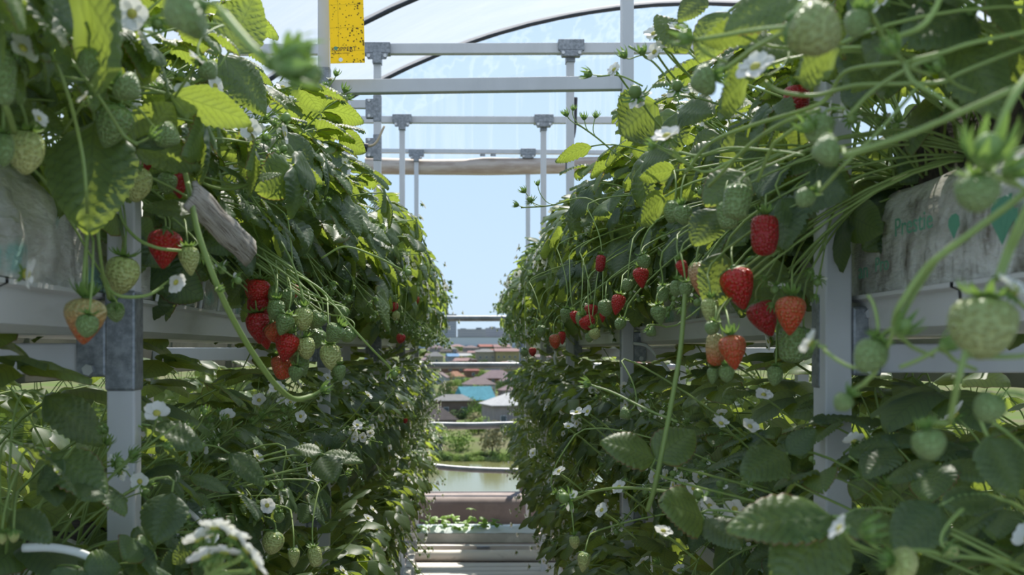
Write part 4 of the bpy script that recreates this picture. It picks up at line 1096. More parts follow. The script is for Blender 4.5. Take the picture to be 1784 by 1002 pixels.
for x, y, d, k, dr in [(405, 252, 1.85, 1.05, (.4, -.6, .5)), (560, 255, 2.6, 1.1, (.5, -.4, .8)), (575, 140, 2.6, .9, (.1, -.2, 1)), (600, 285, 2.8, 1.0, (.6, -.5, .6)), (490, 235, 2.3, 1.0, (.5, -.7, .5))]:
    stem(pl, [(x-70, y+90, d+.1), (x-30, y+40, d+.05), (x-4, y+5, d+.012)], .0018, [('flower', x, y, d, k, dr)])
pl = nearest('left', 0, 2.6)
stem(pl, [(520, 225, 2.6), (560, 170, 2.58), (580, 140, 2.58)], .0020, [('bud', 585, 132, 2.57, 1.2, (.3, -.2, 1)), ('bud', 568, 150, 2.58, .9, (-.3, -.2, 1))])
stem(pl, [(510, 250, 2.6), (560, 195, 2.58), (600, 168, 2.55)], .0020, [('bud', 600, 160, 2.55, 1.5, (.4, -.5, .8)), ('bud', 596, 175, 2.55, 1.2, (.4, -.6, -.4)), ('bud', 604, 170, 2.55, 1.2, (.9, -.2, .2))])
stem(pl, [(560, 450, 2.2), (600, 430, 2.2), (650, 445, 2.2), (700, 470, 2.25)], .0020, [('fruitlet', 706, 474, 2.25, 1.1, (.8, -.4, -.2))])
stem(pl, [(430, 330, 2.0), (470, 390, 2.0), (510, 460, 1.95), (530, 530, 1.94)], .0020)
stem(pl, [(430, 350, 2.02), (450, 420, 2.0), (478, 480, 1.98), (482, 520, 1.93)], .0020)
stem(pl, [(500, 470, 2.0), (560, 505, 1.96), (600, 555, 1.95), (640, 600, 1.95), (680, 640, 2.0)], .0020, [('fruitlet', 684, 648, 2.0, 1.0, (.5, -.4, -.5))])
pl = nearest('left', 1, 1.3)
for k_, (x, y, dr) in enumerate([(350, 945, (-.5, -.6, .6)), (375, 925, (0, -.6, .8)), (405, 940, (.4, -.7, .5)), (425, 962, (.8, -.5, .1)), (390, 968, (.1, -1, .0)), (360, 975, (-.4, -.8, .2)), (440, 985, (.7, -.3, -.3))]):
    stem(pl, [(330, 1090, 1.1), (360, 1010, 1.02), (x-3, y+10, 1.005)], .0022, [('flower', x, y, 1.0-.004*k_, 1.12, (dr[0]*1.1, .35, dr[2]*.5+.75))])
pl = nearest('left', 1, 2.1)
for x, y, d in [(446, 797, 2.0), (412, 822, 1.9), (545, 832, 2.2), (622, 742, 2.7), (640, 690, 2.9), (700, 660, 3.4), (602, 800, 2.4), (640, 905, 2.6)]:
    stem(pl if d < 2.3 else nearest('left', 1, d), [(x-60, y+70, d+.1), (x-25, y+35, d+.05), (x-3, y+5, d+.012)], .0018, [('flower', x, y, d, .95, (Rb.uniform(-.3, 1), -.35, Rb.uniform(.2, 1)))])
# right foreground stems
pr_ = nearest('right', 0, .9)
pn = nearest('right', 0, 1.2)
for pts, r in [([(1472, 271, .80), (1530, 252, .79), (1591, 231, .78), (1676, 195, .76), (1784, 146, .74), (1900, 90, .74)], .0023),
               ([(1676, 196, .77), (1630, 165, .78), (1591, 142, .80), (1576, 112, .82)], .0018),
               ([(1540, 68, .84), (1575, 60, .83), (1608, 44, .82), (1630, 15, .82), (1642, -20, .82)], .0022),
               ([(1588, 105, .86), (1640, 92, .86), (1693, 75, .85), (1784, 56, .85), (1850, 40, .85)], .0018),
               ([(1333, 143, 1.05), (1360, 160, 1.04), (1422, 166, 1.03), (1490, 149, 1.0), (1578, 146, .98), (1640, 143, .97), (1676, 126, .96), (1761, 92, .95), (1850, 60, .95)], .0021),
               ([(1211, 70, .95), (1262, 62, .92), (1313, 53, .88), (1376, 46, .80)], .0019),
               ([(1262, 122, .98), (1290, 102, .95), (1320, 81, .90), (1374, 52, .81)], .0022),
               ([(1194, 302, 1.35), (1235, 251, 1.3), (1303, 221, 1.2), (1405, 190, 1.1), (1442, 170, 1.08), (1472, 126, 1.05), (1540, 112, 1.0), (1620, 105, 1.0)], .0022),
               ([(1235, 325, 1.3), (1303, 255, 1.2), (1364, 214, 1.12), (1430, 190, 1.1)], .0021),
               ([(1184, 265, 1.5), (1218, 271, 1.45), (1269, 258, 1.4), (1340, 262, 1.35), (1401, 270, 1.3)], .0018),
               ([(1320, 316, 1.25), (1344, 258, 1.2), (1364, 238, 1.18), (1420, 200, 1.15)], .0020),
               ([(1476, 204, .95), (1523, 156, .94), (1591, 115, .93), (1640, 100, .92)], .0019),
               ([(1428, 335, 1.0), (1455, 305, .97), (1476, 282, .95), (1530, 230, .95), (1600, 150, .95)], .0016),
               ([(1734, 242, .66), (1748, 205, .66), (1768, 165, .66), (1800, 120, .67)], .0024),
               ([(1557, 566, .80), (1567, 534, .79), (1608, 473, .78), (1639, 445, .77), (1693, 405, .76), (1784, 337, .74), (1860, 270, .74)], .0024),
               ([(1561, 574, .80), (1588, 520, .79), (1629, 456, .78)], .0019),
               ([(1744, 483, .72), (1760, 440, .72), (1784, 392, .71), (1830, 300, .71)], .0020),
               ([(1735, 490, .74), (1752, 440, .74), (1778, 380, .73), (1820, 300, .73)], .0018),
               ([(1720, 540, .70), (1700, 575, .70), (1684, 610, .70), (1670, 660, .70), (1655, 735, .72)], .0022),
               ([(1683, 620, .70), (1730, 622, .70), (1784, 620, .70), (1850, 610, .7)], .0016),
               ([(1435, 610, .85), (1460, 628, .84), (1486, 640, .83), (1520, 640, .82)], .0014),
               ([(1568, 640, .80), (1600, 627, .79), (1635, 608, .78)], .0016),
               ([(1505, 668, .84), (1530, 640, .83), (1560, 570, .80)], .0018),
               ([(1640, 968, .9), (1700, 972, .92), (1784, 985, .95)], .0018)]:
    stem(pr_, pts, r)
stem(pn, [(1290, 60, 1.1), (1340, 80, 1.1), (1420, 85, 1.05), (1500, 82, 1.0)], .0018, [('flower', 1318, 122, 1.04, 1.25, (-.4, -.5, .6))])
stem(pn, [(1170, 262, 1.3), (1205, 292, 1.3), (1240, 298, 1.3), (1290, 270, 1.28)], .0018, [('flower', 1163, 242, 1.28, 1.25, (-.3, -.4, .8)), ('bud', 1142, 255, 1.27, 1.0, (-.8, -.3, .2))])
stem(pr_, [(1440, 606, .84), (1425, 602, .845)], .0014, [('flower', 1415, 600, .85, .75, (-.7, .4, .6))])
for kind, x, y, d, k, dr in [('bud', 1560, 92, .82, 1.2, (-.5, -.3, .6)), ('bud', 1205, 68, .95, 1.3, (-.9, -.2, .2)), ('bud', 1415, 226, .94, 1.2, (-.7, -.5, .3)), ('bud', 1640, 122, .92, 1.1, (-.6, -.5, .4)), ('bud', 1505, 20, .83, 1.2, (.2, -.4, .9)), ('bud', 1713, 284, .65, 2.0, (0, -.6, .8)),
                              ('bud', 1640, 604, .78, 1.0, (.6, -.4, .4)), ('bud', 1565, 580, .79, 1.3, (.4, -.5, .7)), ('bud', 1752, 300, .68, 1.4, (.6, -.5, .3)), ('flower', 1760, 510, .70, 1.0, (.5, -.4, .7)), ('flower', 1467, 924, .82, .75, (-.9, .1, .5)), ('bud', 1500, 928, .83, 1.3, (.5, -.6, .3)), ('flower', 1765, 300, .72, .9, (.6, -.6, .3))]:
    stem(pr_, [(x+60, y+40, d+.05), (x+25, y+25, d+.02), (x+4, y+4, d+.005)], .0015, [(kind, x, y, d, k, dr)])
p2 = nearest('right', 0, 1.75)
for x, y, d, k, dr in [(1140, 62, 1.75, 1.15, (-.3, -.6, .7)), (1158, 78, 1.72, 1.2, (0, -.8, .5)), (1142, 92, 1.75, 1.0, (-.6, -.6, .2)), (1072, 123, 1.9, 1.0, (-.7, -.4, .4)), (1178, 52, 1.7, 1.1, (.3, -.6, .7)), (1115, 175, 1.75, .8, (-.5, -.7, -.3))]:
    stem(p2, [(x+70, y+80, d+.1), (x+30, y+40, d+.05), (x+3, y+4, d+.012)], .0018, [('flower', x, y, d, k, dr)])
stem(p2, [(1120, 150, 1.9), (1080, 132, 1.9), (1040, 133, 1.9)], .0016, [('bud', 1030, 130, 1.9, 1.4, (-.9, -.2, .1))])
stem(p2, [(1180, 160, 1.8), (1140, 110, 1.8), (1095, 80, 1.8)], .0018, [('bud', 1090, 100, 1.8, 1.3, (-.6, -.3, .6)), ('bud', 1120, 95, 1.8, 1.3, (-.2, -.4, .8)), ('fruitlet', 1110, 168, 1.75, 1.6, (-.4, -.6, .6)), ('fruitlet', 1180, 155, 1.7, 1.3, (-.2, -.8, .5))])
p3 = nearest('right', 0, 2.7)
stem(p3, [(1075, 270, 2.6), (1040, 240, 2.6), (1005, 215, 2.6)], .0020, [('bud', 988, 202, 2.6, 1.3, (-.5, -.3, .8)), ('bud', 998, 192, 2.6, 1.0, (.2, -.2, 1)), ('bud', 1018, 208, 2.6, 1.3, (-.2, -.4, .8)), ('bud', 1037, 205, 2.6, 1.2, (.2, -.3, .8))])
stem(p3, [(1065, 375, 2.8), (1020, 345, 2.8), (960, 358, 2.85), (908, 362, 2.9)], .0019, [('bud', 903, 358, 2.9, 1.3, (-.9, -.1, .4)), ('bud', 915, 335, 2.9, 1.4, (-.6, -.3, .6)), ('bud', 937, 323, 2.85, 1.1, (-.1, -.3, 1)), ('fruitlet', 925, 350, 2.85, 1.1, (-.4, -.5, .4))])
# long runner hanging on the right
stem(nearest('right', 0, 1.7), [(1194, 505, 1.62), (1190, 560, 1.6), (1184, 620, 1.58), (1172, 690, 1.56), (1155, 780, 1.55), (1140, 850, 1.56), (1128, 890, 1.58)], .0036, (), 'runner')
pm = nearest('right', 1, 1.8)
for x, y, d in [(975, 823, 2.1), (1155, 928, 1.6), (1375, 885, 1.35), (1255, 740, 1.7), (1305, 745, 1.6), (1005, 720, 2.3), (1025, 718, 2.25), (990, 745, 2.4), (930, 790, 2.9), (1080, 850, 1.9), (1050, 890, 1.95), (1330, 690, 1.7)]:
    stem(nearest('right', 1, d), [(x+60, y+50, d+.1), (x+28, y+22, d+.05), (x+3, y+4, d+.012)], .0017, [('flower', x, y, d, .95, (Rb.uniform(-1, .2), -.35, Rb.uniform(.2, 1)))])
stem(pm, [(1180, 735, 1.6), (1130, 715, 1.65), (1070, 685, 1.7), (1032, 672, 1.72)], .0018, [('bud', 1028, 670, 1.72, 1.2, (-.9, -.2, .2))])
stem(pm, [(1190, 860, 1.6), (1100, 850, 1.65), (1040, 855, 1.7), (1000, 872, 1.75)], .0020, [('fruitlet', 990, 868, 1.75, 1.4, (-.8, -.5, .1))])

# --- leaves one can single out: (plant, base px, tip px, depth base, depth tip, normal, width/length, young)
def hero_leaf(side, tier, bx_, by_, tx_, ty_, d0, d1, nrm, wl=.8, fold=.2, curl=.25, mat='leaf'):
    plant = nearest(side, tier, (d0+d1)/2)
    a, b_ = P(bx_, by_, d0)-plant.location, P(tx_, ty_, d1)-plant.location
    v = b_-a; mb = MB(); leaflet(mb, a, v, Vector(nrm), v.length*1.04, v.length*wl, fold, curl, 44, 6, .034)
    o = mb.build('leaf', M[mat], plant, smooth=True)
    path = bez(Vector((0, 0, 0)), a*.35+Vector((0, 0, .08)), a-v.normalized()*min(.08, a.length*.4), a, 10)
    MB().tube(path, .0018, 6).build('petiole', M['stem'], o, smooth=True)
C = (0, -1, .35)          # faces the camera
U = (0, .75, .65)         # shows its underside, light shining through
for a in [('left', 0, 140, -15, 235, 118, 1.0, .95, (.25, .75, .6), 1.15), ('left', 0, 60, -20, 110, 60, 1.05, 1.0, U, 1.0),
          ('left', 0, 398, 92, 440, -4, 1.6, 1.62, (-.3, .85, .4), .85), ('left', 0, 165, 212, 150, 388, 1.28, 1.22, (.15, -1, .2), .74),
          ('left', 0, 336, 370, 250, 352, 1.5, 1.48, (.1, -.7, .8), .62), ('left', 0, 298, 165, 438, 204, 1.36, 1.40, (.1, .7, .65), .58),
          ('left', 0, 238, 255, 300, 175, 1.4, 1.38, U, .8), ('left', 0, 230, 250, 352, 285, 1.4, 1.42, (-.1, .8, .6), .55), ('left', 0, 215, 235, 235, 292, 1.42, 1.4, U, .9),
          ('left', 0, 385, 95, 470, 190, 1.7, 1.72, (.35, -.8, .6), .72), ('left', 0, 430, 318, 388, 285, 1.75, 1.72, (.1, -.5, .9), .7), ('left', 0, 432, 318, 488, 296, 1.75, 1.76, (.1, -.5, .9), .55),
          ('left', 0, 470, 282, 562, 308, 2.0, 2.05, (.1, .55, .8), .55), ('left', 0, 500, 230, 545, 300, 2.1, 2.1, (.4, -.8, .5), .7), ('left', 0, 590, 235, 640, 262, 2.8, 2.8, U, .8),
          ('left', 1, 78, 690, 182, 765, 1.5, 1.5, (.2, -.7, .75), .65), ('left', 1, 262, 742, 352, 772, 1.62, 1.6, (.0, -.62, .8), .62), ('left', 1, 300, 858, 268, 940, 1.5, 1.45, (.1, -.9, .5), .85),
          ('left', 1, 40, 775, 148, 845, 1.35, 1.3, (.1, .6, .8), .32), ('left', 1, 90, 790, 185, 850, 1.42, 1.4, (.2, -.7, .75), .75), ('left', 1, 110, 800, 60, 860, 1.4, 1.38, (0, -.7, .7), .6),
          ('left', 1, 248, 745, 322, 795, 1.6, 1.6, (0, .6, .8), .42), ('left', 1, 560, 790, 512, 775, 2.0, 2.0, (0, -.5, .9), .8), ('left', 1, 562, 792, 632, 798, 2.0, 2.0, (0, -.55, .85), .55), ('left', 1, 560, 794, 580, 832, 2.0, 1.95, (0, -.75, .6), .9),
          ('left', 1, 400, 790, 465, 840, 1.9, 1.9, (0, -.6, .8), .6), ('left', 1, 20, 890, 85, 935, 1.25, 1.22, (0, -.6, .8), .6), ('left', 1, 330, 830, 400, 850, 1.7, 1.7, (0, -.55, .85), .5),
          ('right', 0, 1140, 180, 1075, 235, 1.9, 1.88, (.2, .85, .45), 1.15), ('right', 0, 1140, 250, 1082, 205, 1.92, 1.95, (.2, -.8, .5), .8), ('right', 0, 1175, 298, 1108, 302, 1.75, 1.72, U, .55),
          ('right', 0, 1155, 345, 1105, 385, 1.75, 1.72, U, .85), ('right', 0, 1460, 78, 1372, 130, .98, .95, (0, .8, .6), .75), ('right', 0, 1335, 45, 1212, 60, 1.1, 1.08, (0, .7, .7), .5),
          ('right', 0, 1390, -10, 1262, 40, 1.05, 1.05, (0, -.8, .6), .75), ('right', 0, 1300, 135, 1240, 190, 1.15, 1.12, U, .8), ('right', 0, 1260, 440, 1240, 535, 1.52, 1.5, (0, -1, .2), .7),
          ('right', 0, 1330, 440, 1330, 540, 1.58, 1.55, (-.2, -1, .2), .8), ('right', 0, 1300, 300, 1230, 345, 1.45, 1.42, (-.2, -.8, .5), .8), ('right', 0, 1250, 365, 1210, 420, 1.5, 1.48, (-.2, -.9, .3), .85), ('right', 0, 1030, 255, 965, 275, 2.6, 2.6, (0, .5, .8), .6),
          ('right', 0, 1360, 345, 1405, 400, 1.5, 1.48, (0, -.9, .4), .8), ('right', 0, 1200, 90, 1150, 20, 1.7, 1.7, (.2, -.8, .5), .9),
          ('right', 0, 1690, 20, 1590, 55, 1.05, 1.0, (0, -.8, .6), .7), ('right', 0, 1660, 70, 1745, 190, 1.05, 1.0, (-.4, -.85, .4), .62), ('right', 0, 1570, -20, 1500, 20, 1.1, 1.05, (0, -.7, .7), .8),
          ('right', 0, 1620, 10, 1640, 90, 1.15, 1.1, (0, -.9, .4), .8), ('right', 0, 1720, -10, 1790, 60, 1.0, 1.0, (0, -.8, .6), .8), ('right', 0, 1480, 10, 1440, 90, 1.25, 1.2, U, .8), ('right', 0, 1530, 60, 1490, 140, 1.3, 1.25, (0, -.9, .4), .8),
          ('right', 0, 1270, 20, 1215, 100, 1.4, 1.4, (0, -.8, .6), .8), ('right', 0, 1230, -10, 1180, 30, 1.5, 1.5, (0, -.8, .6), .8), ('right', 0, 1740, 60, 1790, 150, 1.1, 1.1, (0, -.9, .3), .8), ('right', 0, 1380, 90, 1300, 60, 1.35, 1.3, (0, -.8, .6), .8),
          ('right', 1, 1450, 900, 1282, 905, 1.05, 1.0, (0, -.75, .7), .50), ('right', 1, 1460, 905, 1362, 1010, 1.05, 1.0, (.1, -.8, .6), .8), ('right', 1, 1462, 905, 1600, 930, 1.05, 1.02, (.1, -.7, .7), .6),
          ('right', 1, 1140, 800, 1055, 762, 1.6, 1.58, (0, -.7, .7), .8), ('right', 1, 1142, 800, 1210, 745, 1.6, 1.62, (0, -.8, .6), .85), ('right', 1, 1225, 905, 1165, 870, 1.5, 1.45, (0, -.8, .6), .95), ('right', 1, 1228, 905, 1290, 945, 1.5, 1.45, (0, -.7, .7), .8),
          ('right', 1, 1370, 790, 1300, 820, 1.45, 1.4, (0, -.75, .65), .7), ('right', 1, 1372, 790, 1420, 745, 1.45, 1.45, (0, -.75, .65), .7), ('right', 1, 1590, 655, 1585, 725, 1.9, 1.86, (-.1, -.8, .6), .75), ('right', 1, 1620, 665, 1630, 735, 1.9, 1.86, (.2, -.7, .7), .7),
          ('right', 1, 1540, 690, 1590, 765, 1.7, 1.68, (0, .8, .6), .6), ('right', 1, 1500, 780, 1610, 775, 1.6, 1.6, (0, .6, .8), .5), ('right', 1, 1640, 880, 1560, 950, 1.0, .98, (0, -.7, .7), .8), ('right', 1, 1640, 880, 1740, 860, 1.0, 1.0, (0, -.7, .7), .6), ('right', 1, 1720, 760, 1780, 860, .95, .93, (0, -.8, .6), .9)]:
    hero_leaf(*a)

# ------------------------------------------------------------------ the town across the river
def wall_mat(name, col):
    col = tuple(c*.78 for c in col); return speckled('wall_'+name, col, tuple(c*.86 for c in col), .6, .9, spec=.1)
W = {n: wall_mat(n, c) for n, c in dict(white=(.50, .49, .48), cream=(.42, .36, .26), yellow=(.47, .38, .19), brick=(.27, .145, .10), grey=(.26, .25, .235), pink=(.40, .335, .315), pale=(.40, .41, .44), brown=(.20, .14, .11)).items()}
RF = {n: speckled('roof_'+n, tuple(x*.8 for x in c), tuple(x*.68 for x in c), .9, .85, spec=.12) for n, c in dict(brown=(.22, .17, .165), dark=(.10, .085, .08), mauve=(.24, .175, .18), red=(.36, .15, .12), orange=(.40, .21, .13), turquoise=(.13, .36, .42), grey=(.24, .235, .225), white=(.45, .45, .44), pink=(.34, .215, .20), blue=(.20, .34, .50)).items()}
M['pane'] = principled('window_pane', (.07, .085, .10), .15)[0]
M['winframe'] = principled('window_frame', (.62, .62, .60), .5)[0]
def house(x0, x1, yr, ye, yb, wall, roof, label, kind='hip', rot=.35, dep=.8, win=2, cat='house', name='house', d=None):
    d = d or depth_at(yb); k = d/FPX
    wpx = (x1-x0)*k; rr = abs(rot); Wd = wpx/(math.cos(rr)+dep*math.sin(rr)); D = Wd*dep
    hw = (yb-ye)*k; hr = (ye-yr)*k
    gz_ = CZ+(VY-yb)*k
    root = thing(name, label, cat, (((x0+x1)/2-VX)*k, d+D/2, gz_)); root.rotation_euler = (0, 0, rot)
    MB().box(-Wd/2, Wd/2, -D/2, D/2, -1.0, hw).build('walls', W[wall], root)
    ov = .05*Wd; a, b_ = Wd/2+ov, D/2+ov; t = .12
    mb = MB()
    if kind == 'flat':
        mb.box(-a, a, -b_, b_, hw, hw+max(hr, .4))
    elif kind == 'hip':
        r = max(0, a-b_)*1.0+.08*a
        mb.add([(-a, -b_, hw), (a, -b_, hw), (a, b_, hw), (-a, b_, hw), (-r, 0, hw+hr), (r, 0, hw+hr), (-a, -b_, hw-t), (a, -b_, hw-t), (a, b_, hw-t), (-a, b_, hw-t)],
               [(0, 1, 5, 4), (1, 2, 5), (2, 3, 4, 5), (3, 0, 4), (6, 9, 8, 7), (0, 6, 7, 1), (1, 7, 8, 2), (2, 8, 9, 3), (3, 9, 6, 0)])
    elif kind == 'gable':      # ridge along the front
        mb.add([(-a, -b_, hw), (a, -b_, hw), (a, b_, hw), (-a, b_, hw), (-a, 0, hw+hr), (a, 0, hw+hr), (-a, -b_, hw-t), (a, -b_, hw-t), (a, b_, hw-t), (-a, b_, hw-t)],
               [(0, 1, 5, 4), (2, 3, 4, 5), (1, 2, 5), (3, 0, 4), (6, 9, 8, 7), (0, 6, 7, 1), (1, 7, 8, 2), (2, 8, 9, 3), (3, 9, 6, 0)])
    else:                      # gable end towards us
        mb.add([(-a, -b_, hw), (0, -b_, hw+hr), (0, b_, hw+hr), (-a, b_, hw), (a, -b_, hw), (a, b_, hw), (-a, -b_, hw-t*2), (0, -b_, hw+hr-t*2), (a, -b_, hw-t*2), (-a, b_, hw-t*2), (0, b_, hw+hr-t*2), (a, b_, hw-t*2)],
               [(0, 1, 2, 3), (1, 4, 5, 2), (6, 9, 10, 7), (7, 10, 11, 8), (0, 6, 7, 1), (1, 7, 8, 4), (3, 2, 10, 9), (2, 5, 11, 10)])
        MB().add([(-Wd/2, -D/2, hw), (Wd/2, -D/2, hw), (0, -D/2, hw+hr*.92), (-Wd/2, -D/2+.3, hw), (Wd/2, -D/2+.3, hw), (0, -D/2+.3, hw+hr*.92)], [(0, 1, 2), (5, 4, 3)]).build('gable_wall', W[wall], root)
    mb.build('roof', RF[roof], root)
    for i in range(win):
        x = (-.5+(i+.5)/win)*Wd; ww, wh = min(.65, Wd/win*.3), min(1.3, hw*.45)
        f = MB().box(x-ww-.08, x+ww+.08, -D/2-.05, -D/2+.05, hw*.5-wh/2-.08, hw*.5+wh/2+.08).build('window', M['winframe'], root)
        MB().box(x-ww, x+ww, -D/2-.07, -D/2, hw*.5-wh/2, hw*.5+wh/2).build('pane', M['pane'], f)
    for i in range(1 if win else 0):
        y = 0; ww, wh = .6, min(1.2, hw*.45)
        f = MB().box(Wd/2-.05, Wd/2+.05, y-ww-.08, y+ww+.08, hw*.5-wh/2-.08, hw*.5+wh/2+.08).build('window', M['winframe'], root)
        MB().box(Wd/2, Wd/2+.07, y-ww, y+ww, hw*.5-wh/2, hw*.5+wh/2).build('pane', M['pane'], f)
    return root
H = house
H(722, 771, 744, 764, 787, 'grey', 'white', 'white canopy roof shed nearest the river at the left', 'gable_end', .1, .7, 0, 'shed', 'shed')
H(712, 795, 707, 732, 742, 'pink', 'dark', 'dark brown roofed house behind the third rail at the left', 'hip', .30, .8, 3)
H(756, 824, 688, 698, 730, 'brown', 'grey', 'old grey house with a low pale hip roof above the third rail', 'hip', .15, .6, 2)
H(792, 862, 674, 697, 712, 'brick', 'turquoise', 'brick house with a bright turquoise roof', 'gable', .45, .7, 1)
H(806, 863, 657, 670, 690, 'white', 'brown', 'white house with a brown hip roof above the turquoise roof', 'hip', .30, .8, 2)
H(840, 960, 686, 706, 752, 'pink', 'white', 'large pale house with a white roof at the right rank of plants', 'hip', .25, .8, 3)
H(835, 897, 645, 659, 668, 'brick', 'mauve', 'brick house with a broad mauve roof right of centre', 'hip', .30, .7, 2)
H(752, 782, 649, 658, 669, 'white', 'brown', 'small white gabled house left of the orange roof', 'gable_end', -.15, 1.3, 1)
H(775, 810, 647, 656, 664, 'white', 'orange', 'white house with an orange roof', 'hip', .35, .8, 1)
H(715, 757, 680, 690, 704, 'grey', 'grey', 'grey gabled cottage left of the old grey house', 'gable_end', -.3, 1, 1)
H(870, 905, 655, 664, 674, 'grey', 'mauve', 'small mauve roofed house beside the right plants', 'hip', .2, .8, 1)
H(868, 905, 672, 680, 690, 'pink', 'mauve', 'low mauve roofed house right of the turquoise roof', 'hip', .3, .8, 1)
H(766, 812, 629, 637, 650, 'brick', 'dark', 'dark red brick house just under the second rail', 'hip', .3, .8, 2)
H(808, 836, 638, 646, 658, 'brick', 'red', 'red roofed brick house under the second rail at the centre', 'hip', .3, .8, 1)
H(828, 864, 608, 613, 632, 'cream', 'grey', 'cream two storey house with a grey roof above the second rail', 'hip', .15, .7, 3)
H(862, 912, 607, 612, 632, 'yellow', 'pink', 'long yellow house with many windows at the right above the second rail', 'gable', .1, .4, 5)
H(872, 912, 640, 643, 656, 'yellow', 'white', 'yellow porch house under the second rail at the right', 'flat', .1, .6, 4)
H(776, 800, 616, 621, 630, 'pale', 'blue', 'small house with a pale blue roof above the second rail', 'gable', .3, .8, 1)
H(796, 822, 616, 620, 628, 'pale', 'white', 'small white roofed house beside the pale blue roof', 'gable', .3, .8, 1)
H(744, 772, 613, 621, 636, 'cream', 'grey', 'tan house with a grey roof above the second rail at the left', 'hip', .3, .8, 1)
H(748, 772, 601, 606, 614, 'pink', 'mauve', 'mauve roofed house at the left of the roof row', 'hip', .3, .8, 1)
H(770, 796, 604, 608, 616, 'pale', 'grey', 'grey roofed house in the roof row', 'hip', .3, .8, 1)
H(782, 810, 600, 604, 611, 'pink', 'pink', 'pink roofed house in the middle of the roof row', 'hip', .3, .8, 1)
H(806, 834, 602, 606, 613, 'pink', 'brown', 'brown roofed house in the roof row', 'hip', .3, .8, 1)
H(832, 862, 600, 604, 611, 'pink', 'red', 'red roofed house right of the middle of the roof row', 'gable', .3, .6, 1)
H(858, 890, 600, 605, 611, 'pink', 'pink', 'pink roofed house at the right end of the roof row', 'gable', .2, .6, 1)
H(1110, 1165, 628, 642, 662, 'white', 'red', 'red roofed house seen between the right shelves', 'gable', .2, .6, 2)
H(1128, 1160, 655, 664, 680, 'pale', 'blue', 'blue roofed house seen between the right shelves', 'gable', .2, .6, 1)
H(1180, 1240, 628, 640, 664, 'cream', 'grey', 'grey roofed cream house seen between the right shelves', 'hip', .2, .6, 2)
H(930, 985, 612, 622, 645, 'pink', 'brown', 'brown roofed house seen behind the third right post', 'hip', .3, .8, 2)
# long white works building, then the tower and apartment slabs on the skyline
def facade(name, wall, pane, nx, nz, mortar=.35):
    m, nt, b, o = principled(name, wall, .9, 0, .1)
    t = nt.nodes.new('ShaderNodeTexCoord'); mp = nt.nodes.new('ShaderNodeMapping'); mp.inputs['Scale'].default_value = (nx, nx, nz); nt.links.new(t.outputs['Generated'], mp.inputs[0])
    sp = nt.nodes.new('ShaderNodeSeparateXYZ'); nt.links.new(mp.outputs[0], sp.inputs[0])
    fx = nmath(nt, 'LESS_THAN', nmath(nt, 'FRACT', sp.outputs[0]), .48); fz = nmath(nt, 'LESS_THAN', nmath(nt, 'FRACT', sp.outputs[2]), .5)
    nt.links.new(nmix(nt, nmath(nt, 'MULTIPLY', fx, fz), wall, pane), b.inputs['Base Color']); return m
def block(x0, x1, yt, yb, d, label, mat, extra=(), cat='building', name='apartment_block', dep=16):
    k = d/FPX; w = (x1-x0)*k; h = (yb-yt)*k
    root = thing(name, label, cat, (((x0+x1)/2-VX)*k, d, CZ+(VY-yb)*k))
    MB().box(-w/2, w/2, 0, dep, -8, h).build('walls', mat, root)
    MB().box(-w/2-.3, w/2+.3, -.3, dep+.3, h, h+.6).build('roof', RF['grey'], root)
    for a, b_, hh in extra:
        MB().box(-w/2+a*w, -w/2+b_*w, 2, dep*.7, h+.4, h+hh).build('roof_room', W['pale'], root)
    return root
block(728, 912, 588, 604, 1500, 'long white works building at the foot of the skyline', facade('white_works', (.62, .62, .64), (.40, .42, .47), 9, 1), (), 'building', 'works_building', 30)
block(752, 795, 548, 603, 1750, 'tall grey apartment tower on the skyline behind the top rail', facade('tower_wall', (.40, .385, .42), (.26, .27, .33), 15, 14), ((.42, .68, 3.5),), 'building', 'apartment_tower')
block(797, 846, 574, 600, 2100, 'pale apartment slab right of the tower', facade('slab_wall', (.46, .41, .42), (.29, .30, .35), 16, 8), ((.66, .86, 3.5), (.1, .3, 2)))
block(846, 880, 572, 600, 2150, 'middle apartment slab of the skyline', facade('slab_wall_two', (.43, .41, .43), (.28, .29, .34), 12, 8), ((.2, .5, 3),))
block(880, 930, 573, 601, 2120, 'right apartment slab of the skyline behind the plants', facade('slab_wall_three', (.42, .41, .44), (.28, .29, .35), 16, 8), ((.4, .6, 3),))
block(730, 754, 572, 602, 2150, 'low slab left of the tower, mostly hidden by plants', facade('slab_wall_four', (.46, .42, .42), (.30, .30, .35), 8, 8))

# trees and river bank
def crown_mesh(seed, n, cols, name):
    Rt = random.Random(seed); mb = MB(); lob = [(Vector((Rt.uniform(-.5, .5), Rt.uniform(-.5, .5), Rt.uniform(.15, .85))), Rt.uniform(.28, .45)) for _ in range(9)]
    for k in range(n):
        c, r = Rt.choice(lob); v = Vector((Rt.gauss(0, 1), Rt.gauss(0, 1), Rt.gauss(0, 1))).normalized()
        p = c+v*r*Rt.uniform(.75, 1.05); a = Vector((Rt.gauss(0, 1), Rt.gauss(0, 1), Rt.gauss(0, 1))).normalized(); b_ = a.cross(v).normalized(); s_ = Rt.uniform(.05, .10)
        a = (a*.7+v*.2)
        mb.add([p-a*s_, p+b_*s_*.6, p+a*s_, p-b_*s_*.6], [(0, 1, 2, 3)])
    return mb.mesh('crown', cols)
def foliage_mat(name, c1, c2):
    m, nt, b, o = principled(name, c1, .9, 0, .1); g = nt.nodes.new('ShaderNodeNewGeometry')
    nt.links.new(nmix(nt, g.outputs['Random Per Island'], c1, c2), b.inputs['Base Color']); return m
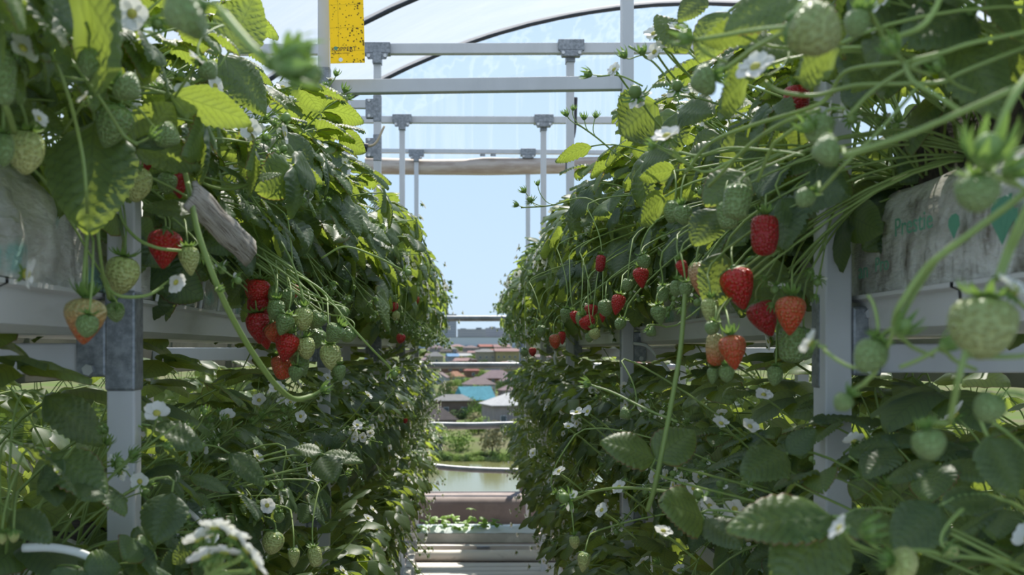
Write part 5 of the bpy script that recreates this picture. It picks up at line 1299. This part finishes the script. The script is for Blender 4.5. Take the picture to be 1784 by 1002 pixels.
FM = [foliage_mat('fresh_green_foliage', (.14, .22, .045), (.26, .34, .08)), foliage_mat('dark_green_foliage', (.06, .11, .035), (.13, .18, .06)), foliage_mat('olive_twig_foliage', (.22, .21, .10), (.32, .28, .15))]
CR = [crown_mesh(70+i, 900, FM[i], 'crown') for i in range(3)]
TK = MB().tube([(0, 0, -.5), (.02, 0, .25), (0, .03, .5)], [.06, .05, .03], 7).mesh('trunk', principled('bark', (.10, .075, .055), .9)[0])
def tree(px_, pb, wpx, hpx, kind, label, cat='tree', name='tree', group=None):
    d = depth_at(pb); k = d/FPX
    root = thing(name, label, cat, ((px_-VX)*k, d, CZ+(VY-pb)*k), group)
    mt = Matrix.Rotation(Rb.uniform(0, 6.28), 4, 'Z') @ Matrix.Diagonal((wpx*k/1.6, wpx*k/1.6, hpx*k/1.15, 1))
    put(CR[kind], 'crown', root, mt); put(TK, 'trunk', root, mt)
KN = ['fresh green', 'dark green', 'olive brown']
for px_, pb, w, h, kd, where in [
    (794, 784, 54, 36, 0, 'at the centre of the river bank'), (858, 792, 56, 48, 2, 'on the bank before the large pale house'), (745, 793, 44, 26, 1, 'beside the white canopy shed'),
    (832, 737, 32, 44, 0, 'right of the old grey house'), (776, 692, 28, 24, 1, 'between grey cottage and orange roof'), (800, 676, 34, 16, 0, 'left of the white house with brown roof'), (790, 690, 46, 18, 2, 'above the old grey house'),
    (872, 677, 18, 14, 0, 'between the white and the mauve roofs'), (826, 629, 22, 12, 0, 'before the cream two storey house'), (805, 631, 26, 11, 2, 'under the small white roof'), (842, 634, 20, 8, 1, 'below the cream house, above the rail'),
    (762, 660, 20, 10, 0, 'behind the small white gabled house'), (800, 612, 22, 9, 0, 'in the row of roofs'), (756, 628, 20, 9, 1, 'left above the second rail'), (860, 596+16, 18, 7, 1, 'right of the roof row'),
    (905, 795, 40, 34, 1, 'at the right on the bank'), (722, 770, 34, 30, 1, 'left of the canopy shed'), (818, 700, 20, 18, 1, 'before the turquoise roof'), (1230, 675, 34, 20, 0, 'between the right shelves'), (1180, 662, 30, 16, 1, 'behind the right middle shelf'),
    (838, 648, 16, 10, 2, 'left of the mauve roof'), (765, 700, 26, 18, 1, 'behind the grey cottage')]:
    tree(px_, pb, w, h, kd, f'{KN[kd]} tree {where}')
for i in range(16):
    px_ = 715+i*13.5; kd = (0, 1, 0, 0, 1, 1)[i % 6]
    tree(px_, 806+Rb.uniform(-3, 2), Rb.uniform(16, 26), Rb.uniform(9, 17), kd, f'low {KN[kd]} bush at the water line, {ORD[i]} from the left', 'bush', 'bush')
for i in range(14):
    px_ = 722+i*14; tree(px_, 797+Rb.uniform(-3, 3), Rb.uniform(20, 30), Rb.uniform(7, 12), 0, f'fresh green bush on the upper river bank, {ORD[i]} from the left', 'bush', 'bush')
# wire fence along the bank
kf = 232/FPX
t = thing('bank_fence', 'thin wire fence along the top of the river bank', 'fence', (0, 232, CZ+(VY-786)*kf))
for i in range(9): MB().tube([((740+i*18-VX)*kf, 0, 0), ((740+i*18-VX)*kf, 0, 2.0)], .05, 6).build('fence_post', M['rail'], t)
for z in (.5, 1.2, 1.9): MB().tube([((735-VX)*kf, 0, z), ((895-VX)*kf, 0, z)], .025, 4).build('fence_wire', M['rail'], t)

Rt = random.Random(17); nt_ = {}
rowname = lambda pb: 'just behind the river bank' if pb > 740 else 'among the nearer houses' if pb > 690 else 'among the middle houses' if pb > 650 else 'among the far roofs'
for i in range(64):
    pb = 612+(Rt.random()**1.2)*150; px_ = Rt.uniform(720, 910); w = (pb-600)*.16+7
    kd = Rt.choice((0, 1, 1, 2, 0)); kk = (kd, rowname(pb)); nt_[kk] = nt_.get(kk, 0)+1
    tree(px_, pb, w*1.5, w*Rt.uniform(.7, 1.1), kd, f'small {KN[kd]} tree {rowname(pb)}', group=f'{KN[kd]} trees {rowname(pb)}')
for i in range(26):
    pb = 609+(Rt.random()**1.3)*42; px_ = Rt.uniform(725, 900); w = (pb-600)*.55+13; hgt = w*.32
    rf = Rt.choice(('brown', 'mauve', 'red', 'grey', 'white', 'pink', 'dark')); wl = Rt.choice(('white', 'cream', 'pink', 'pale', 'brick'))
    H(px_-w/2, px_+w/2, pb-hgt, pb-hgt*.55, pb, wl, rf, f'far small house with a {rf} roof and {wl} walls on the slope', Rt.choice(('hip', 'gable')), Rt.uniform(-.4, .5), .8, 1, d=None)['group'] = f'far {rf} roofed {wl} houses'
